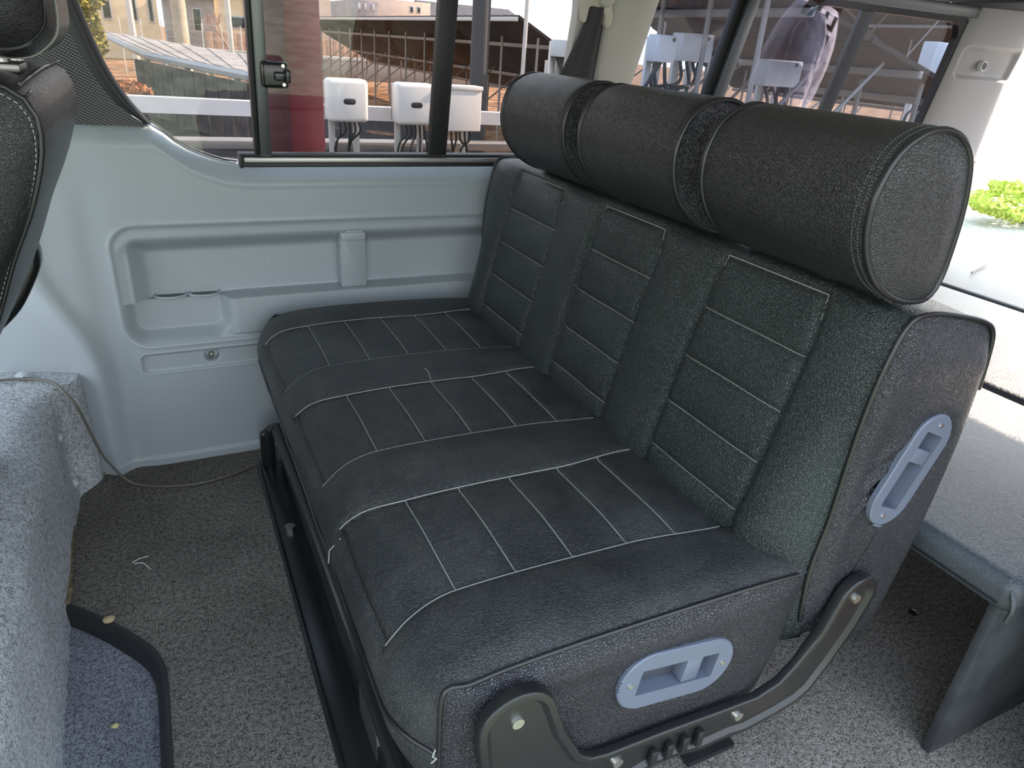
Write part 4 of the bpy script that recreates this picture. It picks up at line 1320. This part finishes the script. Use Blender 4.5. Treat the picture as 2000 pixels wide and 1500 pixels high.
# solar rows: each table has its own modules, rails, posts and braces
def solar_row(xh, zh, xl, zl, y0, y1, label, npost=5, ma=None):
    e_ = empty('solar_table', ((xh + xl) / 2, (y0 + y1) / 2, GZ), label, 'solar table', 'rows of solar tables')
    th = math.atan2(zh - zl, xl - xh)
    n_ = Vector((math.sin(th), 0, math.cos(th)))
    ny = max(1, int((y1 - y0) / 1.05)); nu = 2
    me0 = None
    for i in range(ny):
        for j in range(nu):
            ya = y0 + (y1 - y0) * i / ny + 0.012; yb_ = y0 + (y1 - y0) * (i + 1) / ny - 0.012
            ta, tb = j / nu + 0.004, (j + 1) / nu - 0.004
            def pt(t, y, h): return Vector((xh + (xl - xh) * t, y, zh + (zl - zh) * t)) + n_ * h
            V = [pt(t, y, h) for h in (0, 0.04) for t, y in ((ta, ya), (tb, ya), (tb, yb_), (ta, yb_))]
            pyd('solar_panel', V, [(0, 3, 2, 1), (4, 5, 6, 7), (0, 1, 5, 4), (1, 2, 6, 5), (2, 3, 7, 6), (3, 0, 4, 7)], M['pvback'], e_, sharp=20)
    for t in (0.0, 0.28, 0.72, 1.0):
        p = Vector((xh + (xl - xh) * t, 0, zh + (zl - zh) * t)) - n_ * 0.03
        bm = bmesh.new(); add_box(bm, (p.x - 0.025, y0, p.z - 0.03), (p.x + 0.025, y1, p.z + 0.03), 0.003)
        bmo('rail', bm, M['galv'] if t == 0 else M['galvd'], e_)
    for y in np.linspace(y0 + 0.15, y1 - 0.15, npost):
        for t in (0.18, 0.80):
            x = xh + (xl - xh) * t; z = zh + (zl - zh) * t
            tube('post', [(x, y, GZ), (x, y, z - 0.03)], 0.022, M['galvd'], e_, 8)
        x = xh + (xl - xh) * 0.18; x2 = xh + (xl - xh) * 0.62
        tube('brace', [(x, y, GZ + 0.45), (x2, y, zh + (zl - zh) * 0.62 - 0.04)], 0.016, M['galvd'], e_, 6)
    return e_
solar_row(4.9, 1.46, 7.4, 0.22, 10.0, 27.5, 'long solar table seen from below across the front window', 14)
solar_row(3.42, 1.70, 6.6, 0.88, 3.8, 6.0, 'near solar table seen from below through the rear window', 4)
solar_row(6.9, 2.7, 12.0, 0.55, 7.6, 13.0, 'second solar table further back through the rear window', 5)
solar_row(11.6, 4.2, 17.0, 1.3, 10.2, 16.0, 'third solar table behind the other two at the right', 5)
# junction boxes on the near table's posts
def jbox(x, y, z, w_, h_, label):
    e_ = box('junction_box', (x, y, z), (x + w_, y + 0.16, z + h_), mat('grey_white_box', (0.60, 0.62, 0.66), 0.4), bev=0.010)
    tag(e_, label, 'junction box', 'grey boxes on the solar posts')
    cyl('lock', (x + w_ * 0.8, y - 0.008, z + h_ * 0.85), (x + w_ * 0.8, y + 0.004, z + h_ * 0.85), 0.016, M['slot'], e_, 10)
    for k in range(4):
        xx = x + w_ * (0.2 + 0.2 * k)
        tube('cable', cr([(xx, y + 0.08, z), (xx + rng.uniform(-.1, .1), y + 0.06, z - 0.18), (xx + rng.uniform(-.35, .35), y + 0.05, z - 0.38), (xx + rng.uniform(-.5, .5), y + 0.3, GZ + 0.05)], 6), 0.016, M['black'], e_, 5)
    for k in (0.25, 0.75):
        box('stand_leg', (x + w_ * k - 0.03, y + 0.161, GZ), (x + w_ * k + 0.03, y + 0.20, z + h_ * 0.9), M['galv'], e_, 0.004)
    return e_
jbox(2.92, 5.1, 1.01, 0.15, 0.13, 'small grey box beside the seat belt')
jbox(3.55, 4.6, 1.03, 0.18, 0.20, 'grey box at the left edge of the rear window')
jbox(4.02, 4.9, 1.05, 0.34, 0.22, 'wide grey box left of the rear window latch')
jbox(5.05, 4.9, 0.89, 0.44, 0.23, 'grey box seen through the reflected sweatshirt')
jbox(7.05, 4.7, 0.94, 0.34, 0.46, 'tall grey box near the right end of the rear window')
# poles
def pole(name, x, y, r, top, ma, label, cat='pole'):
    e_ = tube(name, [(x, y, GZ), (x, y, top * 0.5), (x, y, top)], [r * 1.08, r, r * 0.95], ma, None, 14)
    return tag(e_, label, cat)
pole('utility_pole', 3.56, 8.25, 0.108, 6, mat('dark_pole', (0.06, 0.057, 0.06), 0.6), 'thick dark round pole right of the plain white cabinet')
pole('sign_pole', 4.12, 8.15, 0.026, 3.2, M['galv'], 'thin white pole just right of the thick dark pole')
pole('support_stake', 3.95, 7.2, 0.03, 0.95, M['galv'], 'short white stake by the thin white pole')
pole('utility_pole', 0.92, 24.0, 0.19, 9, mottled('weathered_concrete_pole', (0.42, 0.36, 0.28), (0.52, 0.45, 0.36), 3, 0.8), 'tall weathered concrete pole far behind the shed roof')
pole('utility_pole', 2.45, 26.0, 0.08, 9, M['galv'], 'slim pale pole left of the grey window post')
pole('utility_pole', -0.35, 26.0, 0.09, 8, M['galv'], 'slim pale pole between the tree and the tall concrete pole')
pole('cable_post', 3.33, 5.6, 0.035, 2.2, M['black'], 'black cable-wrapped post beside the seat belt')

# shed roof left: sloped corrugated sheet on posts, seen from above
sh = empty('shed', (0.4, 9.0, GZ), 'low shed with a grey sheet roof seen through the left window pane', 'shed')
A0, A1, A2, A3 = Vector((-1.05, 24.0, 0.66)), Vector((1.30, 10.6, 0.50)), Vector((0.98, 8.0, 0.40)), Vector((-0.20, 15.0, 0.55))
R0, R1 = Vector((-1.30, 26.0, 0.62)), Vector((2.10, 12.5, 0.545))
E0, E1 = Vector((-0.12, 16.0, 0.455)), Vector((1.62, 10.4, 0.40))
NC = 16
for i in range(NC):
    t0, t1 = i / NC, (i + 1) / NC - 0.002
    q = [R0.lerp(R1, t0), R0.lerp(R1, t1), E0.lerp(E1, t1), E0.lerp(E1, t0)]
    V = [p + Vector((0, 0, (0.012 if i % 2 else 0.0))) for p in q] + [p + Vector((0, 0, 0.03 + (0.012 if i % 2 else 0))) for p in q]
    pyd('roof_sheet', V, [(0, 3, 2, 1), (4, 5, 6, 7), (0, 1, 5, 4), (1, 2, 6, 5), (2, 3, 7, 6), (3, 0, 4, 7)], mottled('weathered_roof', (0.30, 0.26, 0.245), (0.44, 0.385, 0.36), 3, 0.7) if i == 0 else bpy.data.materials['weathered_roof'], sh, sharp=20)
bm = bmesh.new()
for p, q in ((E0, E1), (R0, E0)):
    d_ = (q - p)
    add_tube(bm, [p - Vector((0, 0, .04)), q - Vector((0, 0, .04))], 0.07, 6)
bmo('eaves_beam', bm, mat('shed_beam', (0.40, 0.40, 0.42), 0.6), sh)
for i in range(12):  # dark boards added in place of the shade below the eaves
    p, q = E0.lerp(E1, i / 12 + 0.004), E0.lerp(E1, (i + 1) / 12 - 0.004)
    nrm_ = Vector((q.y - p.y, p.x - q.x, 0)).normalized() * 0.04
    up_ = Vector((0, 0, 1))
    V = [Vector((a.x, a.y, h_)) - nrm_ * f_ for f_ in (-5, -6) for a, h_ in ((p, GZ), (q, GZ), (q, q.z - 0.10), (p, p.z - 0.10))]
    pyd('eave_shade_board', V, [(0, 1, 2, 3), (7, 6, 5, 4), (0, 4, 5, 1), (1, 5, 6, 2), (2, 6, 7, 3), (3, 7, 4, 0)], M['shade'], sh, sharp=20)
for t in (0.0, 0.35, 0.7, 1.0):
    p = E0.lerp(E1, t)
    tube('post', [(p.x, p.y, GZ), (p.x, p.y, p.z - 0.05)], 0.05, M['galvd'], sh, 8)
    p = R0.lerp(R1, t)
    tube('post', [(p.x, p.y, GZ), (p.x, p.y, p.z - 0.02)], 0.05, M['galvd'], sh, 8)
# curb line and fence beyond
cu = box('kerb_wall', (0.4, 29.9, 0.10), (16, 30.3, 0.22), M['concrete'], bev=0.01)
cu2 = None
tag(cu, 'long pale kerb wall beyond the shed', 'wall')
box('wall_face', (0.4, 29.95, GZ), (16, 30.25, 0.099), M['galvd'], cu, 0.01)
fe = empty('board_fence', (4.5, 33.0, GZ), 'light brown upright board fence beyond the kerb wall', 'fence')
FB = mottled('fence_wood', (0.38, 0.22, 0.15), (0.52, 0.33, 0.24), 5, 0.8)
me_f = None
for i in range(34):
    x = 2.2 + i * 0.30
    o = box('board', (x, 33.0, GZ), (x + 0.285, 33.04, 0.78), FB, fe, 0.004)
box('fence_rail', (2.2, 33.05, 0.3), (12.4, 33.10, 0.40), FB, fe, 0.004)
we = empty('wire_fence', (0.0, 27.0, GZ), 'thin wire mesh fence on pale posts behind the shed', 'fence')
for i in range(14):
    x = -3.2 + i * 0.62
    tube('post', [(x, 28.0, GZ), (x, 28.0, 1.05)], 0.018, M['galv'], we, 6)
bm = bmesh.new()
for z in np.linspace(GZ + 0.15, 1.0, 8):
    add_tube(bm, [(-3.2, 28.0, z), (4.86, 28.0, z)], 0.006, 4)
bmo('wires', bm, M['galv'], we)

# buildings
def building(name, lo, hi, wall, label, wins, roof=None, wcol=None):
    e_ = empty(name, ((lo[0] + hi[0]) / 2, lo[1], lo[2]), label, 'building')
    box('wall', lo, hi, wall, e_, 0.02)
    for (x0, x1, z0, z1) in wins:
        f_ = box('window', (x0, lo[1] - 0.06, z0), (x1, lo[1] + 0.05, z1), mat('window_frame', (0.5, 0.5, 0.5), 0.4) if 'window_frame' not in bpy.data.materials else bpy.data.materials['window_frame'], e_, 0.01)
        box('pane', (x0 + 0.06, lo[1] - 0.075, z0 + 0.06), (x1 - 0.06, lo[1] - 0.061, z1 - 0.06), M['slot'] if wcol is None else wcol, f_, 0.004)
    if roof is not None:
        x0, x1, y0, y1, z = lo[0] - 0.5, hi[0] + 0.5, lo[1] - 0.6, hi[1] + 0.6, hi[2]
        r_ = roof[1]; ym = (y0 + y1) / 2
        V = [(x0, y0, z), (x1, y0, z), (x1, ym, z + r_), (x0, ym, z + r_), (x0, y1, z), (x1, y1, z)]
        pyd('roof', V, [(0, 1, 2, 3), (3, 2, 5, 4), (0, 3, 4), (1, 5, 2), (0, 4, 5, 1)], roof[0], e_, sharp=20)
    return e_
cream = mottled('cream_render', (0.72, 0.58, 0.38), (0.80, 0.66, 0.46), 2, 0.8)
pink = mottled('pinkish_render', (0.70, 0.55, 0.45), (0.78, 0.63, 0.53), 2, 0.8)
greyw = mottled('grey_render', (0.30, 0.28, 0.30), (0.38, 0.36, 0.38), 2, 0.8)
roofm = mottled('dark_tile_roof', (0.10, 0.09, 0.10), (0.18, 0.17, 0.18), 6, 0.7)
building('house', (-2.8, 38, GZ), (0.7, 44, 4.5), cream, 'cream house with tall dark slits behind the tree', [(-0.42, -0.10, 0.9, 3.4), (0.30, 0.55, 0.9, 3.4), (-1.5, -1.1, 0.9, 3.4)])
building('house', (3.2, 37, GZ), (6.0, 39.4, 2.5), cream, 'cream house with a dark window left of the grey post', [(3.4, 4.6, 0.9, 1.45), (4.9, 5.7, 1.2, 1.9)], (roofm, 0.9))
building('house', (1.3, 48, GZ), (4.6, 52, 2.4), greyw, 'grey house between the two cream houses', [(1.7, 2.2, 0.6, 1.8), (2.7, 3.2, 0.6, 1.8)], (roofm, 1.0))
building('hall', (10.9, 40, GZ), (14.2, 46, 2.85), pink, 'flat pinkish hall with a grey wing above the solar table', [(13.0, 13.25, 2.3, 2.65), (13.4, 13.65, 2.3, 2.65)])
building('annex', (9.5, 38.4, GZ), (10.88, 43, 2.62), greyw, 'grey annex with pale slit windows on the pinkish hall', [(9.8, 9.95, 2.2, 2.5), (10.1, 10.25, 2.2, 2.5), (10.5, 10.65, 2.2, 2.5)], None, mat('pale_pane', (0.75, 0.75, 0.75), 0.4))
building('house', (15.0, 41, GZ), (20.0, 46, 2.2), pink, 'low house with a dark roof left of the thick pole', [(15.5, 16.2, 1.2, 1.8)], (roofm, 0.9))
# barrel-roofed greenhouse left of the hall
gh = empty('vault_hall', (9.0, 47, GZ), 'barrel-roofed pale hall above the solar table', 'building')
V = []
for y in (47.0, 54.0):
    V.append([(8.6 + 2.2 * math.cos(a), y, 1.9 + 1.5 * math.sin(a)) for a in np.linspace(math.pi, 0, 18)])
F = grid_faces(2, 18)
VV = [p for r in V for p in r] + [(6.4, 47, GZ), (10.8, 47, GZ), (6.4, 54, GZ), (10.8, 54, GZ)]
F += [tuple(range(18)) + (37, 36), (0, 36, 38, 18), (17, 35, 39, 37)]
pyd('shell', VV, F, pink, gh, sharp=30)

# dense evergreen at the left, bare shrub, hedge, rear greenery
def foliage(name, parent, c, rad, n, size, cols, seed, ma=None):
    r_ = np.random.RandomState(seed)
    V, F = [], []
    for i in range(n):
        d = r_.normal(size=3); d /= np.linalg.norm(d)
        p = np.array(c) + d * np.array(rad) * (0.55 + 0.45 * r_.rand() ** 0.5) * (0.86 + 0.14 * math.sin(7 * d[0] + 5 * d[2]))
        a = r_.normal(size=3); a /= np.linalg.norm(a)
        b_ = np.cross(a, r_.normal(size=3)); b_ /= np.linalg.norm(b_)
        s_ = size * (0.6 + 0.8 * r_.rand())
        k = len(V)
        V += [p - a * s_, p + b_ * s_ * 0.45, p + a * s_, p - b_ * s_ * 0.45]
        F.append((k, k + 1, k + 2, k + 3))
    o = pyd(name, V, F, ma, parent, smooth=False, sharp=None, fix=False)
    o['kind'] = 'stuff'
    return o
leafA = mottled('evergreen_leaf', (0.10, 0.10, 0.02), (0.42, 0.33, 0.08), 9, 0.7)
leafB = mottled('hedge_leaf', (0.30, 0.12, 0.06), (0.55, 0.26, 0.14), 6, 0.8)
leafC = mottled('bright_grass_leaf', (0.30, 0.42, 0.06), (0.55, 0.62, 0.16), 6, 0.7)
tr_ = empty('conifer', (-1.35, 17.0, GZ), 'dense golden green conifer at the left end of the window', 'tree')
tube('trunk', [(-1.35, 17, GZ), (-1.35, 17, 1.5)], 0.10, mat('bark', (0.10, 0.07, 0.05), 0.9), tr_, 8)
foliage('crown', tr_, (-1.38, 17.0, 1.55), (0.78, 0.78, 1.75), 5200, 0.075, None, 3, leafA)
hg = empty('low_hedge', (-0.75, 11.6, GZ), 'low reddish brown hedge under the conifer', 'hedge')
foliage('crown', hg, (-0.72, 12.5, 0.02), (0.62, 0.4, 0.20), 1800, 0.05, None, 5, leafB)
tube('stem', [(-0.72, 12.5, GZ), (-0.72, 12.5, 0.0)], 0.03, bpy.data.materials['bark'], hg, 6)
def bare_tree(x, y, h, seed, label):
    r_ = random.Random(seed)
    bm = bmesh.new()
    def br_(p, d, L_, r, lev):
        q = p + d * L_
        add_tube(bm, [p, (p + q) / 2 + Vector((r_.uniform(-.05, .05) * L_, 0, 0)), q], [r, r * 0.85, r * 0.7], 5)
        if lev:
            for _ in range(3):
                nd = (d + Vector((r_.uniform(-.8, .8), r_.uniform(-.8, .8), r_.uniform(0, .5)))).normalized()
                br_(q, nd, L_ * 0.68, r * 0.62, lev - 1)
    br_(Vector((x, y, GZ)), Vector((0, 0, 1)), h * 0.38, 0.06, 4)
    o = bmo('bare_tree', bm, mat('pinkish_bark', (0.34, 0.22, 0.18), 0.9))
    return tag(o, label, 'tree')
bare_tree(2.7, 29.0, 2.2, 4, 'small leafless tree in front of the board fence')
rg = empty('bush', (9.6, 4.9, GZ), 'sunlit yellow-green bush beyond the rear opening', 'bush')
foliage('crown', rg, (10.2, 4.95, -0.32), (1.5, 0.5, 0.30), 2600, 0.05, None, 8, leafC)
tube('stem', [(10.2, 4.95, GZ), (10.2, 4.95, -0.2)], 0.02, bpy.data.materials['bark'], rg, 6)
rf = empty('mesh_fence', (12.0, 6.2, GZ), 'pale mesh fence behind the bush at the rear', 'fence')
for i in range(9):
    x = 10.5 + i * 0.6; y = 6.6 - 0.10 * i
    tube('post', [(x, y, GZ), (x, y, 0.95)], 0.03, M['white'], rf, 6)
bm = bmesh.new()
for z in np.linspace(GZ + 0.1, 0.9, 14):
    add_tube(bm, [(10.5, 6.6, z), (15.3, 5.8, z)], 0.012, 4)
bmo('wires', bm, M['white'], rf)

# ================================================================== PERSON behind the van, mirrored in the rear side window
HOOD = mottled('lavender_fleece', (0.82, 0.74, 0.92), (0.88, 0.80, 0.95), 7, 0.9)
def skin_obj(name, joints, bones, ma, parent, sub=2):
    me = bpy.data.meshes.new(name)
    ids = list(joints)
    org = BASE[parent.name]
    me.from_pydata([tuple(Vector(joints[k][0]) - org) for k in ids], [(ids.index(a), ids.index(b_)) for a, b_ in bones], [])
    me.materials.append(ma)
    o = bpy.data.objects.new(name, me)
    COL.objects.link(o)
    o.parent = parent
    BASE[o.name] = org.copy()
    sk = o.modifiers.new('skin', 'SKIN')
    lay = me.skin_vertices[0] if me.skin_vertices else None
    if lay is None:
        bm = bmesh.new(); bm.from_mesh(me)
        bm.verts.layers.skin.verify(); bm.to_mesh(me); bm.free()
        lay = me.skin_vertices[0]
    for i, k in enumerate(ids):
        r = joints[k][1]
        lay.data[i].radius = r if isinstance(r, tuple) else (r, r)
    lay.data[0].use_root = True
    s_ = o.modifiers.new('sub', 'SUBSURF'); s_.levels = 1; s_.render_levels = sub
    sk.use_smooth_shade = True
    return o
PX, PY = 3.00, -0.03
pe = empty('person', (PX, PY, GZ), 'person in a lavender sweatshirt standing behind the van, mirrored in the rear window', 'person')
def pp(x, y, z): return (PX + x, PY + y, GZ + z)
J = {'pelvis': (pp(0, 0, 0.96), (0.20, 0.16)), 'waist': (pp(0, 0, 1.12), (0.215, 0.165)), 'chest': (pp(0, 0, 1.40), (0.225, 0.165)), 'neckb': (pp(0, 0, 1.59), (0.10, 0.09)),
     'shl': (pp(-0.15, 0.17, 1.53), 0.10), 'shr': (pp(0.15, -0.17, 1.53), 0.10),
     'ell': (pp(-0.20, 0.26, 1.24), 0.085), 'elr': (pp(0.24, -0.24, 1.24), 0.085),
     'wrl': (pp(-0.22, 0.31, 1.00), 0.060), 'wrr': (pp(0.12, -0.30, 1.02), 0.060)}
body = skin_obj('sweatshirt', J, [('pelvis', 'waist'), ('waist', 'chest'), ('chest', 'neckb'), ('chest', 'shl'), ('chest', 'shr'), ('shl', 'ell'), ('ell', 'wrl'), ('shr', 'elr'), ('elr', 'wrr')], HOOD, pe)
# folds of the fleece and the dark print down its side
fl_t, fl_n, fl_l, fl_b = nodes(HOOD)
bump(HOOD, noise(HOOD, objcoord(HOOD, (1, 1, 0.45)), 11, 3), 1.0, 0.05)
fc_ = bpy.data.curves.new('print', 'FONT')
fc_.body = 'SZEB'
fc_.size = 0.155; fc_.shear = 0.35; fc_.extrude = 0.002; fc_.offset = 0.003; fc_.space_character = 1.15
to = bpy.data.objects.new('print_source', fc_)
COL.objects.link(to)
bpy.context.view_layer.update()
pm = bpy.data.meshes.new_from_object(to.evaluated_get(bpy.context.evaluated_depsgraph_get()))
bpy.data.objects.remove(to)
pn_ = Vector((-0.73, 0.68, 0.0)).normalized(); pt_ = Vector((0.68, 0.73, 0.0)).normalized()
pc_ = Vector(pp(0, 0, 1.33)) + pn_ * 0.190 + pt_ * 0.115
for v in pm.vertices:
    a, b_, c_ = v.co
    u_ = -(b_) 
    v.co = pc_ + Vector((0, 0, 1)) * a + pt_ * u_ + pn_ * (c_ + 0.045 - 1.9 * (u_ + 0.115) ** 2)
link('print', pm, M['black'], pe, smooth=False)
SKN = mat('skin', (0.52, 0.33, 0.24), 0.55)
TRO = mottled('dark_trousers', (0.03, 0.032, 0.045), (0.05, 0.052, 0.07), 20, 0.85)
J = {'hip': (pp(0, 0, 0.96), (0.15, 0.12)), 'hl': (pp(-0.07, 0.08, 0.86), 0.095), 'kl': (pp(-0.06, 0.10, 0.50), 0.065), 'al': (pp(-0.07, 0.10, 0.10), 0.050),
     'hr': (pp(0.07, -0.08, 0.86), 0.095), 'kr': (pp(0.07, -0.10, 0.50), 0.065), 'ar': (pp(0.08, -0.10, 0.10), 0.050)}
skin_obj('trousers', J, [('hip', 'hl'), ('hl', 'kl'), ('kl', 'al'), ('hip', 'hr'), ('hr', 'kr'), ('kr', 'ar')], TRO, pe)
for (sx_, sy_) in ((-0.07, 0.10), (0.08, -0.10)):
    J = {'heel': (pp(sx_ + 0.04, sy_ + 0.02, 0.045), (0.042, 0.042)), 'mid': (pp(sx_ - 0.05, sy_ - 0.03, 0.045), (0.046, 0.040)), 'toe': (pp(sx_ - 0.13, sy_ - 0.07, 0.035), (0.040, 0.028))}
    skin_obj('shoe', J, [('heel', 'mid'), ('mid', 'toe')], M['black'], pe)
J = {'neck': (pp(0, 0, 1.56), 0.055), 'nk2': (pp(-0.005, 0.0, 1.645), 0.055), 'jaw': (pp(-0.025, -0.01, 1.695), (0.070, 0.066)), 'face': (pp(-0.015, -0.005, 1.76), (0.085, 0.078)), 'crown': (pp(0.0, 0, 1.825), (0.082, 0.075)), 'tip': (pp(0.0, 0, 1.86), 0.04),
     'nose': (pp(-0.105, -0.04, 1.74), 0.014)}
skin_obj('head', J, [('neck', 'nk2'), ('nk2', 'jaw'), ('jaw', 'face'), ('face', 'crown'), ('crown', 'tip'), ('face', 'nose')], SKN, pe)
J = {'a': (pp(0.01, 0.0, 1.86), (0.075, 0.07)), 'b': (pp(0.035, 0.01, 1.815), (0.088, 0.084)), 'c': (pp(0.05, 0.015, 1.75), (0.070, 0.070))}
skin_obj('hair', J, [('a', 'b'), ('b', 'c')], mat('dark_hair', (0.02, 0.016, 0.014), 0.5), pe)
for nm, w0, d in (('hand', (-0.22, 0.31, 0.99), Vector((-0.05, 0.12, -1))), ('hand', (0.12, -0.30, 1.01), Vector((-0.4, -0.1, -1)))):
    d.normalize(); u = d.orthogonal().normalized()
    p0 = Vector(pp(*w0))
    J = {'wrist': (p0, 0.026), 'palm': (p0 + d * 0.075, (0.040, 0.020))}
    B_ = [('wrist', 'palm')]
    for i, (o_, L_) in enumerate(((-0.033, 0.068), (-0.011, 0.080), (0.011, 0.076), (0.032, 0.060))):
        J['f%d' % i] = (p0 + d * 0.10 + u * o_, 0.010); J['g%d' % i] = (p0 + d * (0.10 + L_ * 0.5) + u * o_ + d.cross(u) * 0.010, 0.009); J['h%d' % i] = (p0 + d * (0.10 + L_ * 0.9) + u * o_ + d.cross(u) * 0.030, 0.008)
        B_ += [('palm', 'f%d' % i), ('f%d' % i, 'g%d' % i), ('g%d' % i, 'h%d' % i)]
    J['t1'] = (p0 + d * 0.05 - u * 0.045, 0.012); J['t2'] = (p0 + d * 0.09 - u * 0.060, 0.010)
    B_ += [('wrist', 't1'), ('t1', 't2')]
    skin_obj(nm, J, B_, SKN, pe)
